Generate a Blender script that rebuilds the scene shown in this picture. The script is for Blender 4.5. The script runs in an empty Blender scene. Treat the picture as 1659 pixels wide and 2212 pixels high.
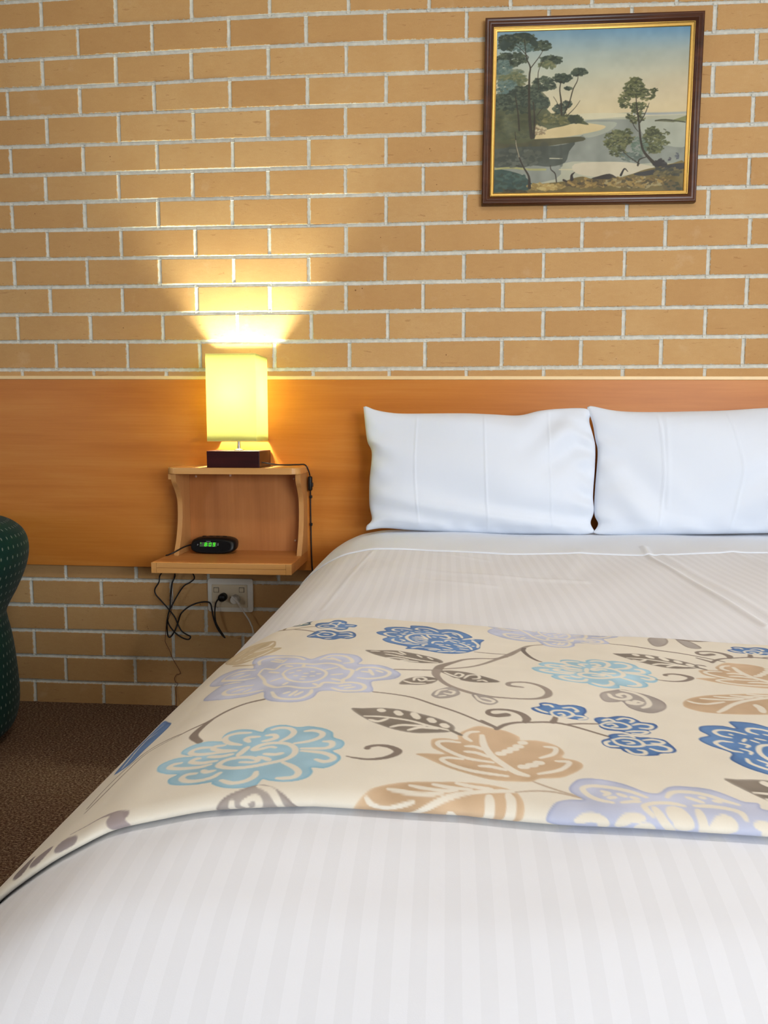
import bpy, bmesh, math, random
import numpy as np
from mathutils import Vector, Matrix, noise as mnoise
random.seed(7); rng = np.random.default_rng(7)
scene = bpy.context.scene
COL = scene.collection

# ------------------------------------------------------------------ camera model
F = 1660.0
YAW, PIT, ROL = .0810, -.1045, -.0011
CAM = np.array([1.5113, -2.4385, .9186])
def _rot(a, b, c):
    ca, sa, cb, sb, cc, sc = np.cos(a), np.sin(a), np.cos(b), np.sin(b), np.cos(c), np.sin(c)
    return np.array([[ca,-sa,0],[sa,ca,0],[0,0,1]]) @ np.array([[1,0,0],[0,cb,-sb],[0,sb,cb]]) @ np.array([[cc,0,sc],[0,1,0],[-sc,0,cc]])
R = _rot(YAW, PIT, ROL)
def ray(x, y): return R @ np.array([(x-829.5)/F, 1., -(y-1106)/F])
def aty(x, y, Y): d = ray(x, y); return CAM + d*(Y-CAM[1])/d[1]
def atx(x, y, X): d = ray(x, y); return CAM + d*(X-CAM[0])/d[0]
def atz(x, y, Z): d = ray(x, y); return CAM + d*(Z-CAM[2])/d[2]

# ------------------------------------------------------------------ small helpers
def s2l(c):
    c = np.asarray(c, float)/255.
    return np.where(c <= .04045, c/12.92, ((c+.055)/1.055)**2.4)
def rgba(c): l = s2l(c); return (float(l[0]), float(l[1]), float(l[2]), 1.)

def tag(o, label=None, cat=None, group=None, kind=None):
    if label: o['label'] = label
    if cat: o['category'] = cat
    if group: o['group'] = group
    if kind: o['kind'] = kind
    return o
def empty(name, loc, label, cat, group=None):
    o = bpy.data.objects.new(name, None); COL.objects.link(o); o.location = loc
    o.empty_display_size = .05
    return tag(o, label, cat, group)
def link(name, me, mat, parent=None, smooth=True):
    o = bpy.data.objects.new(name, me); COL.objects.link(o)
    if mat is not None:
        for m in (mat if isinstance(mat, (list, tuple)) else [mat]): me.materials.append(m)
    if smooth and len(me.polygons): me.polygons.foreach_set('use_smooth', [True]*len(me.polygons))
    if parent is not None:
        o.parent = parent
        o.matrix_parent_inverse = Matrix.Translation(-parent.location)
    return o
def mesh(name, vs, fs, mat, parent=None, smooth=True):
    me = bpy.data.meshes.new(name); me.from_pydata([tuple(map(float, v)) for v in vs], [], fs); me.update()
    return link(name, me, mat, parent, smooth)
def grid_mesh(name, P, mat, parent=None, smooth=True, uv=None, colr=None, flip=False, closed_v=False):
    """P: (n,m,3) array of points"""
    n, m = P.shape[:2]
    idx = np.arange(n*m).reshape(n, m)
    if closed_v: idx = np.concatenate([idx, idx[:, :1]], 1)
    a, b, c, d = idx[:-1, :-1].ravel(), idx[1:, :-1].ravel(), idx[1:, 1:].ravel(), idx[:-1, 1:].ravel()
    q = np.stack([a, d, c, b] if flip else [a, b, c, d], 1)
    me = bpy.data.meshes.new(name)
    me.vertices.add(n*m); me.vertices.foreach_set('co', P.reshape(-1).astype(np.float32))
    me.loops.add(q.size); me.loops.foreach_set('vertex_index', q.ravel().astype(np.int32))
    me.polygons.add(len(q)); me.polygons.foreach_set('loop_start', np.arange(0, q.size, 4, dtype=np.int32))
    try: me.polygons.foreach_set('loop_total', np.full(len(q), 4, dtype=np.int32))
    except Exception: pass
    me.update(calc_edges=True)
    if uv is not None:
        l = me.uv_layers.new(name='UVMap'); u = uv.reshape(-1, 2)[q.ravel()]; l.data.foreach_set('uv', u.ravel().astype(np.float32))
    if colr is not None:
        at = me.color_attributes.new(name='print', type='FLOAT_COLOR', domain='POINT')
        c4 = np.ones((n*m, 4), np.float32); c4[:, :3] = colr.reshape(-1, 3); at.data.foreach_set('color', c4.ravel())
    me.validate(); me.update()
    return link(name, me, mat, parent, smooth)
def bm_obj(name, bm, mat, parent=None, smooth=False, bevel=0, seg=2):
    if bevel: bmesh.ops.bevel(bm, geom=list(bm.edges), offset=bevel, segments=seg, profile=.5, affect='EDGES')
    bmesh.ops.recalc_face_normals(bm, faces=list(bm.faces))
    me = bpy.data.meshes.new(name); bm.to_mesh(me); bm.free()
    o = link(name, me, mat, parent, smooth)
    return o
def box(name, x0, x1, y0, y1, z0, z1, mat, parent=None, bevel=.001, seg=2):
    bm = bmesh.new(); bmesh.ops.create_cube(bm, size=1)
    bmesh.ops.scale(bm, vec=(x1-x0, y1-y0, z1-z0), verts=bm.verts)
    bmesh.ops.translate(bm, vec=((x0+x1)/2, (y0+y1)/2, (z0+z1)/2), verts=bm.verts)
    return bm_obj(name, bm, mat, parent, False, bevel, seg)
def prism(name, prof, axis, a0, a1, mat, parent=None, bevel=0, seg=2):
    """extrude closed 2-D profile along an axis ('x': profile (y,z); 'y': (x,z); 'z': (x,y))"""
    bm = bmesh.new()
    def pt(p, t): return {'x': (t, p[0], p[1]), 'y': (p[0], t, p[1]), 'z': (p[0], p[1], t)}[axis]
    A = [bm.verts.new(pt(p, a0)) for p in prof]; B = [bm.verts.new(pt(p, a1)) for p in prof]
    n = len(prof); bm.faces.new(A); bm.faces.new(B[::-1])
    for i in range(n): bm.faces.new([A[i], A[(i+1) % n], B[(i+1) % n], B[i]])
    if bevel:
        ed = [e for e in bm.edges if not (e.verts[0] in A and e.verts[1] in B) and not (e.verts[0] in B and e.verts[1] in A)]
        bmesh.ops.bevel(bm, geom=ed, offset=bevel, segments=seg, profile=.5, affect='EDGES')
    return bm_obj(name, bm, mat, parent)
def catmull(pts, n=8, closed=False):
    P = np.asarray(pts, float); N = len(P)
    if N < 3 and not closed:
        t = np.linspace(0, 1, n+1)[:, None]; return P[0]*(1-t)+P[1]*t
    out = []
    rngi = range(N if closed else N-1)
    for i in rngi:
        p1, p2 = P[i], P[(i+1) % N]
        p0 = P[(i-1) % N] if (closed or i > 0) else 2*p1-p2
        p3 = P[(i+2) % N] if (closed or i < N-2) else 2*p2-p1
        for k in range(n):
            t = k/n
            out.append(.5*((2*p1)+(-p0+p2)*t+(2*p0-5*p1+4*p2-p3)*t*t+(-p0+3*p1-3*p2+p3)*t**3))
    if not closed: out.append(P[-1])
    return np.array(out)
def tube_pts(path, r, sides=10):
    path = np.asarray(path, float); T = np.gradient(path, axis=0); T /= np.linalg.norm(T, axis=1)[:, None]+1e-12
    N = np.cross(T[0], [0, 0, 1.]);
    if np.linalg.norm(N) < 1e-3: N = np.cross(T[0], [0, 1., 0])
    N /= np.linalg.norm(N); out = []
    rr = np.broadcast_to(r, (len(path),))
    for i, p in enumerate(path):
        N = N - T[i]*N.dot(T[i]); N /= np.linalg.norm(N)+1e-12; Bn = np.cross(T[i], N)
        a = np.linspace(0, 2*np.pi, sides, endpoint=False)
        out.append(p + rr[i]*(np.cos(a)[:, None]*N + np.sin(a)[:, None]*Bn))
    return np.array(out)
def tube(name, pts, r, mat, parent=None, n=8, sides=10, smooth=True):
    path = catmull(pts, n) if smooth else np.asarray(pts, float)
    P = tube_pts(path, r, sides)
    P = np.concatenate([np.repeat(path[:1][:, None], sides, 1), P, np.repeat(path[-1:][:, None], sides, 1)], 0)
    return grid_mesh(name, P, mat, parent, closed_v=True)
def lathe(name, prof, c, mat, parent=None, n=32, axis='z'):
    a = np.linspace(0, 2*np.pi, n, endpoint=False); P = []
    for r, h in prof:
        if axis == 'z': P.append(np.stack([c[0]+r*np.cos(a), c[1]+r*np.sin(a), np.full(n, c[2]+h)], 1))
        else: P.append(np.stack([c[0]+r*np.cos(a), np.full(n, c[1]-h), c[2]+r*np.sin(a)], 1))
    return grid_mesh(name, np.array(P), mat, parent, closed_v=True)

# ------------------------------------------------------------------ materials
def new_mat(name):
    m = bpy.data.materials.new(name); m.use_nodes = True; nt = m.node_tree
    return m, nt, nt.nodes, nt.links, nt.nodes['Principled BSDF']
def nd(nt, t, **kw):
    n = nt.nodes.new(t)
    for k, v in kw.items(): setattr(n, k, v)
    return n
def mixc(nt, fac, a, b, mode='MIX'):
    m = nd(nt, 'ShaderNodeMix', data_type='RGBA', blend_type=mode)
    for i, v in ((0, fac), (6, a), (7, b)):
        if hasattr(v, 'is_linked') or hasattr(v, 'links'): nt.links.new(v, m.inputs[i])
        else: m.inputs[i].default_value = v
    return m.outputs[2]
def mth(nt, op, a, b=None, c=None, clamp=False):
    m = nd(nt, 'ShaderNodeMath', operation=op); m.use_clamp = clamp
    for i, v in enumerate((a, b, c)):
        if v is None: continue
        if hasattr(v, 'links'): nt.links.new(v, m.inputs[i])
        else: m.inputs[i].default_value = v
    return m.outputs[0]
def noise_n(nt, vec, scale, detail=3, rough=.55, dist=0):
    n = nd(nt, 'ShaderNodeTexNoise'); n.inputs['Scale'].default_value = scale; n.inputs['Detail'].default_value = detail
    n.inputs['Roughness'].default_value = rough; n.inputs['Distortion'].default_value = dist
    if vec is not None: nt.links.new(vec, n.inputs['Vector'])
    return n.outputs['Fac']
def mapping(nt, vec, scale=(1, 1, 1), rot=(0, 0, 0), loc=(0, 0, 0)):
    m = nd(nt, 'ShaderNodeMapping'); m.inputs['Scale'].default_value = scale; m.inputs['Rotation'].default_value = rot; m.inputs['Location'].default_value = loc
    nt.links.new(vec, m.inputs['Vector']); return m.outputs[0]
def ramp(nt, fac, stops):
    r = nd(nt, 'ShaderNodeValToRGB'); e = r.color_ramp.elements
    while len(e) < len(stops): e.new(.5)
    for i, (p, c) in enumerate(stops): e[i].position = p; e[i].color = c
    nt.links.new(fac, r.inputs[0]); return r.outputs[0]
def bump(nt, bsdf, h, strength=.3, dist=.001):
    b = nd(nt, 'ShaderNodeBump'); b.inputs['Strength'].default_value = strength; b.inputs['Distance'].default_value = dist
    nt.links.new(h, b.inputs['Height']); nt.links.new(b.outputs[0], bsdf.inputs['Normal']); return b
def simple(name, c, rough=.5, metal=0, spec=.5, nscale=0, namt=.08, bmp=0, coat=0):
    m, nt, N, L, B = new_mat(name)
    B.inputs['Roughness'].default_value = rough; B.inputs['Metallic'].default_value = metal
    B.inputs['Specular IOR Level'].default_value = spec; B.inputs['Coat Weight'].default_value = coat
    tc = nd(nt, 'ShaderNodeTexCoord')
    f = noise_n(nt, tc.outputs['Object'], nscale or 40, 4)
    l = s2l(c); lo = tuple((l*(1-namt)).tolist())+(1,); hi = tuple(np.minimum(l*(1+namt), 1).tolist())+(1,)
    L.new(mixc(nt, f, lo, hi), B.inputs['Base Color'])
    if bmp: bump(nt, B, f, bmp, .0008)
    return m
def wood(name, dark, mid, light, axis='x', rough=.32, gscale=1., spec=.4):
    m, nt, N, L, B = new_mat(name)
    tc = nd(nt, 'ShaderNodeTexCoord')
    sc = {'x': (.35, 3, 3), 'z': (3, 3, .35), 'y': (3, .35, 3)}[axis]
    v = mapping(nt, tc.outputs['Object'], tuple(s*gscale for s in sc))
    big = noise_n(nt, v, 2.2, 4, .5, 1.6)
    rings = mth(nt, 'FRACT', mth(nt, 'MULTIPLY', noise_n(nt, v, 1.1, 2, .4, .6), 9.))
    rings = mth(nt, 'ABSOLUTE', mth(nt, 'SUBTRACT', rings, .5))
    sf = {'x': (1.2, 40, 40), 'z': (40, 40, 1.2), 'y': (40, 1.2, 40)}[axis]
    fine = noise_n(nt, mapping(nt, tc.outputs['Object'], sf), 3., 5, .65)
    t = mth(nt, 'ADD', mth(nt, 'MULTIPLY', big, .62), mth(nt, 'ADD', mth(nt, 'MULTIPLY', rings, .22), mth(nt, 'MULTIPLY', fine, .3)))
    L.new(ramp(nt, t, [(.3, rgba(dark)), (.52, rgba(mid)), (.75, rgba(light))]), B.inputs['Base Color'])
    B.inputs['Roughness'].default_value = rough; B.inputs['Specular IOR Level'].default_value = spec
    bump(nt, B, fine, .06, .0005)
    return m
M = {}
M['headboard'] = wood('headboard_laminate', (180, 106, 38), (196, 122, 50), (208, 140, 66), 'x', .36, 1., .22)
M['headtrim'] = simple('pale_edge_strip', (236, 205, 150), .4)
M['shelfwood'] = wood('shelf_laminate', (176, 110, 52), (194, 128, 66), (208, 146, 84), 'x', .42, 1.3)
M['shelfback'] = wood('shelf_back_laminate', (166, 104, 54), (182, 118, 64), (194, 132, 78), 'z', .45, 1.3)
M['shelfedge'] = wood('shelf_edge_band', (196, 140, 76), (208, 154, 92), (216, 166, 104), 'x', .35, 1.3)
M['shelfedge_z'] = wood('shelf_edge_band_upright', (186, 130, 72), (198, 144, 86), (208, 156, 98), 'z', .35, 1.3)
M['cap'] = simple('plastic_screw_cap', (205, 175, 150), .4)
M['mahogany'] = wood('dark_mahogany', (34, 6, 8), (48, 9, 11), (62, 14, 14), 'x', .45, 2., .25)
M['chrome'] = simple('brushed_chrome', (190, 190, 188), .25, 1.0)
M['black'] = simple('black_plastic', (9, 9, 10), .42, spec=.3, bmp=.05, nscale=300)
M['blackface'] = simple('black_gloss_face', (7, 8, 11), .25, spec=.35)
M['cable'] = simple('black_cable', (14, 14, 15), .5)
M['white_plastic'] = simple('white_plastic', (222, 218, 205), .4)
M['cream_plastic'] = simple('cream_plastic', (205, 190, 160), .45)
M['wire'] = simple('thin_brown_wire', (92, 40, 18), .5)
M['darkwood_frame'] = wood('frame_walnut', (52, 28, 14), (72, 38, 20), (92, 52, 30), 'x', .3, 2.)
M['gold'] = simple('gilt_slip', (196, 158, 84), .36, .9, nscale=120, namt=.12)
M['ceiling'] = simple('ceiling_paint', (236, 234, 228), .9, bmp=.1, nscale=200)
M['plaster'] = simple('wall_paint', (176, 160, 142), .9, bmp=.1, nscale=120)
M['marks'] = simple('pale_print', (150, 155, 160), .5)
M['bedbase'] = simple('bed_base_fabric', (92, 84, 76), .9, bmp=.3, nscale=300)
M['mattress'] = simple('mattress_ticking', (228, 226, 220), .9, bmp=.2, nscale=200)
M['sash'] = simple('window_frame_white', (230, 230, 226), .4)

def emit(name, c, s):
    m = bpy.data.materials.new(name); m.use_nodes = True; nt = m.node_tree; nt.nodes.clear()
    e = nd(nt, 'ShaderNodeEmission'); e.inputs[0].default_value = rgba(c); e.inputs[1].default_value = s
    o = nd(nt, 'ShaderNodeOutputMaterial'); nt.links.new(e.outputs[0], o.inputs[0]); return m
M['led'] = emit('green_led', (70, 235, 40), 1.1)
M['bulb'] = emit('bulb_glow', (250, 252, 224), 820.)
M['ceil_lamp'] = emit('lamp_diffuser', (255, 246, 232), 4.)
# lcd window behind digits
M['lcd'] = simple('lcd_window', (70, 88, 66), .3)

# brick
def brick_mat():
    m, nt, N, L, B = new_mat('sand_brick')
    uv = nd(nt, 'ShaderNodeUVMap', uv_map='UVMap'); at = nd(nt, 'ShaderNodeAttribute', attribute_name='tone')
    tc = nd(nt, 'ShaderNodeTexCoord'); obj = tc.outputs['Object']
    sep = nd(nt, 'ShaderNodeSeparateXYZ'); L.new(uv.outputs[0], sep.inputs[0])
    u, v = sep.outputs[0], sep.outputs[1]
    eu = mth(nt, 'MULTIPLY', mth(nt, 'MINIMUM', u, mth(nt, 'SUBTRACT', 1., u)), .23)
    ev = mth(nt, 'MULTIPLY', mth(nt, 'MINIMUM', v, mth(nt, 'SUBTRACT', 1., v)), .076)
    ed = mth(nt, 'MINIMUM', eu, ev)
    big = noise_n(nt, obj, 7, 3)
    mid = noise_n(nt, mapping(nt, obj, (1, 1, 2.2)), 38, 4, .6)
    fine = noise_n(nt, obj, 420, 3, .7)
    tone = mth(nt, 'ADD', mth(nt, 'MULTIPLY', at.outputs['Fac'], .32), mth(nt, 'ADD', mth(nt, 'MULTIPLY', big, .45), mth(nt, 'MULTIPLY', mid, .25)))
    col = ramp(nt, tone, [(.25, rgba((190, 148, 96))), (.55, rgba((202, 162, 108))), (.85, rgba((214, 178, 124)))])
    col = mixc(nt, mth(nt, 'MULTIPLY', fine, .35), col, rgba((150, 100, 60)), 'MIX')
    # pale bloom patches
    bl = ramp(nt, noise_n(nt, obj, 11, 5, .65), [(.60, (0, 0, 0, 1)), (.78, (1, 1, 1, 1))])
    col = mixc(nt, mth(nt, 'MULTIPLY', bl, .35), col, rgba((214, 184, 148)))
    # pits
    vo = nd(nt, 'ShaderNodeTexVoronoi'); vo.inputs['Scale'].default_value = 34; L.new(obj, vo.inputs['Vector'])
    pit = mth(nt, 'LESS_THAN', vo.outputs['Distance'], mth(nt, 'MULTIPLY', mth(nt, 'SUBTRACT', noise_n(nt, obj, 16, 2), .5), .42))
    col = mixc(nt, mth(nt, 'MULTIPLY', pit, .75), col, rgba((98, 54, 30)))
    # short horizontal drag cracks
    cr = noise_n(nt, mapping(nt, obj, (14, 1, 85)), 1.6, 4, .6, .8)
    crm = mth(nt, 'MULTIPLY', mth(nt, 'GREATER_THAN', cr, .655), mth(nt, 'GREATER_THAN', big, .47))
    col = mixc(nt, mth(nt, 'MULTIPLY', crm, .35), col, rgba((140, 88, 48)))
    # ragged mortar smears near the arrises
    rag = mth(nt, 'MULTIPLY', mth(nt, 'SUBTRACT', noise_n(nt, obj, 75, 4, .65), .44), .013)
    sm = mth(nt, 'LESS_THAN', ed, rag)
    col = mixc(nt, mth(nt, 'MULTIPLY', sm, .85), col, rgba((196, 192, 178)))
    L.new(col, B.inputs['Base Color']); B.inputs['Roughness'].default_value = .85; B.inputs['Specular IOR Level'].default_value = .25
    h = mth(nt, 'SUBTRACT', mth(nt, 'ADD', mth(nt, 'MULTIPLY', fine, .5), mth(nt, 'MULTIPLY', mid, .8)), mth(nt, 'ADD', mth(nt, 'MULTIPLY', pit, 1.2), mth(nt, 'MULTIPLY', crm, .5)))
    bump(nt, B, h, .45, .0012)
    return m
def mortar_mat():
    m, nt, N, L, B = new_mat('pale_mortar')
    tc = nd(nt, 'ShaderNodeTexCoord'); obj = tc.outputs['Object']
    a = noise_n(nt, obj, 60, 4, .6); b = noise_n(nt, obj, 260, 3, .6)
    L.new(ramp(nt, a, [(.3, rgba((196, 195, 184))), (.7, rgba((222, 221, 210)))]), B.inputs['Base Color'])
    B.inputs['Roughness'].default_value = .9; B.inputs['Specular IOR Level'].default_value = .2
    bump(nt, B, mth(nt, 'ADD', a, mth(nt, 'MULTIPLY', b, .5)), .6, .0015)
    return m
M['brick'] = brick_mat(); M['mortar'] = mortar_mat()

def carpet_mat():
    m, nt, N, L, B = new_mat('brown_carpet')
    tc = nd(nt, 'ShaderNodeTexCoord'); obj = tc.outputs['Object']
    a = noise_n(nt, mapping(nt, obj, (1, 1.6, 1)), 150, 4, .75); b = noise_n(nt, obj, 600, 2, .7); c = noise_n(nt, obj, 3, 2)
    f = mth(nt, 'ADD', mth(nt, 'MULTIPLY', a, .8), mth(nt, 'MULTIPLY', b, .25))
    col = ramp(nt, f, [(.40, rgba((34, 24, 20))), (.52, rgba((98, 78, 62))), (.64, rgba((186, 160, 130)))])
    col = mixc(nt, mth(nt, 'MULTIPLY', noise_n(nt, obj, 45, 2), .4), col, rgba((96, 52, 40)))
    L.new(col, B.inputs['Base Color']); B.inputs['Roughness'].default_value = 1.; B.inputs['Specular IOR Level'].default_value = .1
    bump(nt, B, f, 1., .004)
    return m
M['carpet'] = carpet_mat()

def linen_mat(name, c, stripes=False, dirx=True, sheen=.15, weave=1400):
    m, nt, N, L, B = new_mat(name)
    tc = nd(nt, 'ShaderNodeTexCoord'); obj = tc.outputs['Object']
    l = s2l(c); base = tuple(l.tolist())+(1,)
    w = nd(nt, 'ShaderNodeTexNoise'); w.inputs['Scale'].default_value = weave; w.inputs['Detail'].default_value = 1; L.new(obj, w.inputs['Vector'])
    soft = noise_n(nt, obj, 18, 3)
    col = mixc(nt, mth(nt, 'MULTIPLY', soft, .5), base, tuple((l*.965).tolist())+(1,))
    B.inputs['Roughness'].default_value = .8; B.inputs['Specular IOR Level'].default_value = .3
    if stripes:
        uv = nd(nt, 'ShaderNodeUVMap', uv_map='UVMap'); sep = nd(nt, 'ShaderNodeSeparateXYZ'); L.new(uv.outputs[0], sep.inputs[0])
        t = mth(nt, 'FRACT', mth(nt, 'DIVIDE', sep.outputs[0], .0215))
        st = mth(nt, 'GREATER_THAN', t, .5)
        col = mixc(nt, st, mixc(nt, 1., col, (.965, .963, .96, 1), 'MULTIPLY'), col)
        L.new(mth(nt, 'SUBTRACT', .85, mth(nt, 'MULTIPLY', st, .2)), B.inputs['Roughness'])
        hh = mth(nt, 'ADD', mth(nt, 'MULTIPLY', w.outputs['Fac'], .3), mth(nt, 'MULTIPLY', mth(nt, 'ABSOLUTE', mth(nt, 'SUBTRACT', t, .5)), .25))
    else: hh = w.outputs['Fac']
    L.new(col, B.inputs['Base Color'])
    B.inputs['Sheen Weight'].default_value = sheen
    bump(nt, B, mth(nt, 'ADD', hh, mth(nt, 'MULTIPLY', soft, 3.)), .12, .0012)
    return m
M['quilt'] = linen_mat('white_satin_stripe', (225, 227, 233), True)
M['sheet'] = linen_mat('white_sheet', (224, 230, 240))
M['pillow'] = linen_mat('white_pillowcase', (222, 229, 240))
def print_mat(name, rough, weave=900, bstr=.12, spec=.3, sheen=.1):
    m, nt, N, L, B = new_mat(name)
    at = nd(nt, 'ShaderNodeAttribute', attribute_name='print'); tc = nd(nt, 'ShaderNodeTexCoord')
    w = noise_n(nt, tc.outputs['Object'], weave, 2)
    col = mixc(nt, mth(nt, 'MULTIPLY', w, .10), at.outputs['Color'], (.55, .5, .45, 1), 'MULTIPLY')
    L.new(col, B.inputs['Base Color']); B.inputs['Roughness'].default_value = rough; B.inputs['Specular IOR Level'].default_value = spec
    B.inputs['Sheen Weight'].default_value = sheen
    bump(nt, B, w, bstr, .0006); return m
M['runner'] = print_mat('printed_cotton', .75)
M['canvas'] = print_mat('printed_canvas', .5, 500, .1, .35, 0)

def chair_mat():
    m, nt, N, L, B = new_mat('dark_green_flecked_upholstery')
    uv = nd(nt, 'ShaderNodeUVMap', uv_map='UVMap'); sep = nd(nt, 'ShaderNodeSeparateXYZ'); L.new(uv.outputs[0], sep.inputs[0])
    S = .028
    v = mth(nt, 'DIVIDE', sep.outputs[1], S); row = mth(nt, 'FLOOR', v)
    u = mth(nt, 'ADD', mth(nt, 'DIVIDE', sep.outputs[0], S*.8), mth(nt, 'MULTIPLY', row, .37))
    fu = mth(nt, 'SUBTRACT', mth(nt, 'FRACT', u), .5); fv = mth(nt, 'SUBTRACT', mth(nt, 'FRACT', v), .5)
    ax = mth(nt, 'ABSOLUTE', fu); ay = mth(nt, 'ABSOLUTE', fv)
    dash = mth(nt, 'MULTIPLY', mth(nt, 'LESS_THAN', ax, .10), mth(nt, 'LESS_THAN', mth(nt, 'ABSOLUTE', mth(nt, 'SUBTRACT', ay, .05)), .018))
    dot = mth(nt, 'MULTIPLY', mth(nt, 'LESS_THAN', ax, .03), mth(nt, 'LESS_THAN', mth(nt, 'ABSOLUTE', mth(nt, 'SUBTRACT', ay, .13)), .03))
    mk = mth(nt, 'MAXIMUM', dash, dot)
    tc = nd(nt, 'ShaderNodeTexCoord'); w = noise_n(nt, tc.outputs['Object'], 500, 2)
    g = mixc(nt, w, rgba((4, 36, 31)), rgba((10, 56, 50)))
    L.new(mixc(nt, mth(nt, 'MULTIPLY', mk, .55), g, rgba((205, 215, 205))), B.inputs['Base Color'])
    B.inputs['Roughness'].default_value = .9; B.inputs['Sheen Weight'].default_value = .05; B.inputs['Specular IOR Level'].default_value = .12
    bump(nt, B, w, .3, .0008); return m
M['chair'] = chair_mat()

def shade_mat():
    m = bpy.data.materials.new('yellow_fabric_shade'); m.use_nodes = True; nt = m.node_tree; nt.nodes.clear(); L = nt.links
    tc = nd(nt, 'ShaderNodeTexCoord'); w = noise_n(nt, mapping(nt, tc.outputs['Object'], (900, 900, 300)), 1., 2)
    tr = nd(nt, 'ShaderNodeBsdfTranslucent'); di = nd(nt, 'ShaderNodeBsdfDiffuse')
    L.new(mixc(nt, w, (.53, .54, .27, 1), (.57, .57, .30, 1)), tr.inputs[0])
    di.inputs[0].default_value = (.78, .74, .42, 1)
    mx = nd(nt, 'ShaderNodeMixShader'); mx.inputs[0].default_value = .3
    L.new(tr.outputs[0], mx.inputs[1]); L.new(di.outputs[0], mx.inputs[2])
    o = nd(nt, 'ShaderNodeOutputMaterial'); L.new(mx.outputs[0], o.inputs[0]); return m
M['shade'] = shade_mat()
M['shadetrim'] = simple('shade_rim_tape', (232, 222, 150), .7)

# ------------------------------------------------------------------ the brick wall
J0 = {0:798.7,1:738.7,2:680.3,3:621,4:560.3,5:498.7,6:440.5,7:379.7,8:318.2,9:255.7,10:195,11:132.7,12:67.8,13:6}
J6 = {0:798.2,1:737.5,2:674.7,3:613.9,4:553.2,5:488.6,6:424,7:363.3,8:298.2,9:230.9,10:164.6,11:97.5,12:30.4}
JR = {0:790.2,1:725.8,2:661.4,3:595.7,4:531.3,5:465.7,6:402.6,7:334.6,8:267.7,9:202,10:133.8,11:66.2,12:2.5}
JB = {-8:1251.4,-9:1307.5,-10:1362.4,-11:1417.4,-12:1472.3}
PC = {0:{1:121.5,2:276,5:755,6:918.5,8:1255.2,9:1428,10:1606},1:{.5:39.2,1.5:196,2.5:352.7,4.5:672.9,5.5:837.5,6.5:1002,8.5:1347.3,9.5:1524.2},
2:{1:108.9,2:264.6,5:748.1,6:914.7,8:1258.9,9:1434.5,10:1613.8},3:{.5:31.6,1.5:188.6,2.5:344.8,4.5:667.3,5.5:832.4,6.5:1002.5,8.5:1349.9,9.5:1530.5},
4:{1:102.5,2:261.5,5:747.6,6:914.2,8:1257.7,9:1438.3,10:1620},5:{.5:26.6,1.5:183.5,2.5:341.8,4.5:667.3,5.5:834.9,6.5:1004.6,8.5:1354.9,9.5:1530.5},
6:{1:98.7,2:256.2,5:746.3,6:914.7},7:{.5:24,1.5:180.3,2.5:339.2,4.5:667.1,5.5:834.4,6.5:1004.6,9.5:1534.3},8:{1:101.3,2:257,5:746.8,6:916,10:1627.7},
9:{.5:17,1.5:172.9,2.5:332.9,4.5:664,5.5:834.4,6.5:1008.4,9.5:1540.6},10:{1:91.9,2:250.6,3:413.2,5:748.1,6:922.3,10:1635.3},
11:{.5:11.4,1.5:168.4,2.5:329.1,4.5:661.5,5.5:832.9,6.5:1008.4,8.5:1365.5,9.5:1545.6},12:{1:89,2:249.6,3:413.9,5:753.2,6:927.3},
-9:{.5:68.4,1.5:219.7},-10:{1:142.8},-11:{.5:74.5,1.5:224},-12:{1:142.8},-13:{.5:76.2,1.5:224.6}}
JZ = {}
for j in range(0, 14):
    a = aty(0, J0[j], 0)
    b = aty(640, J6.get(j, J6[12]-67), 0); c = aty(1659, JR.get(j, JR[12]-65), 0)
    JZ[j] = ([a[0], b[0], c[0]], [a[2], b[2], c[2]])
for j, y in JB.items():
    a = aty(146, y, 0); JZ[j] = ([.1, .9, 2.4], [a[2]]*3)
for j in range(-7, 0):
    t = j/-8; JZ[j] = (JZ[0][0], [JZ[0][1][k]*(1-t)+JZ[-8][1][k]*t for k in range(3)])
for j in range(14, 19): JZ[j] = (JZ[12][0], [z+.0873*(j-12) for z in JZ[12][1]])
JZ[-13] = (JZ[-12][0], [-.012]*3)
def zj(j, X): return np.interp(X, JZ[j][0], JZ[j][1])
WX0, WX1 = -3.0, 5.0
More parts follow.
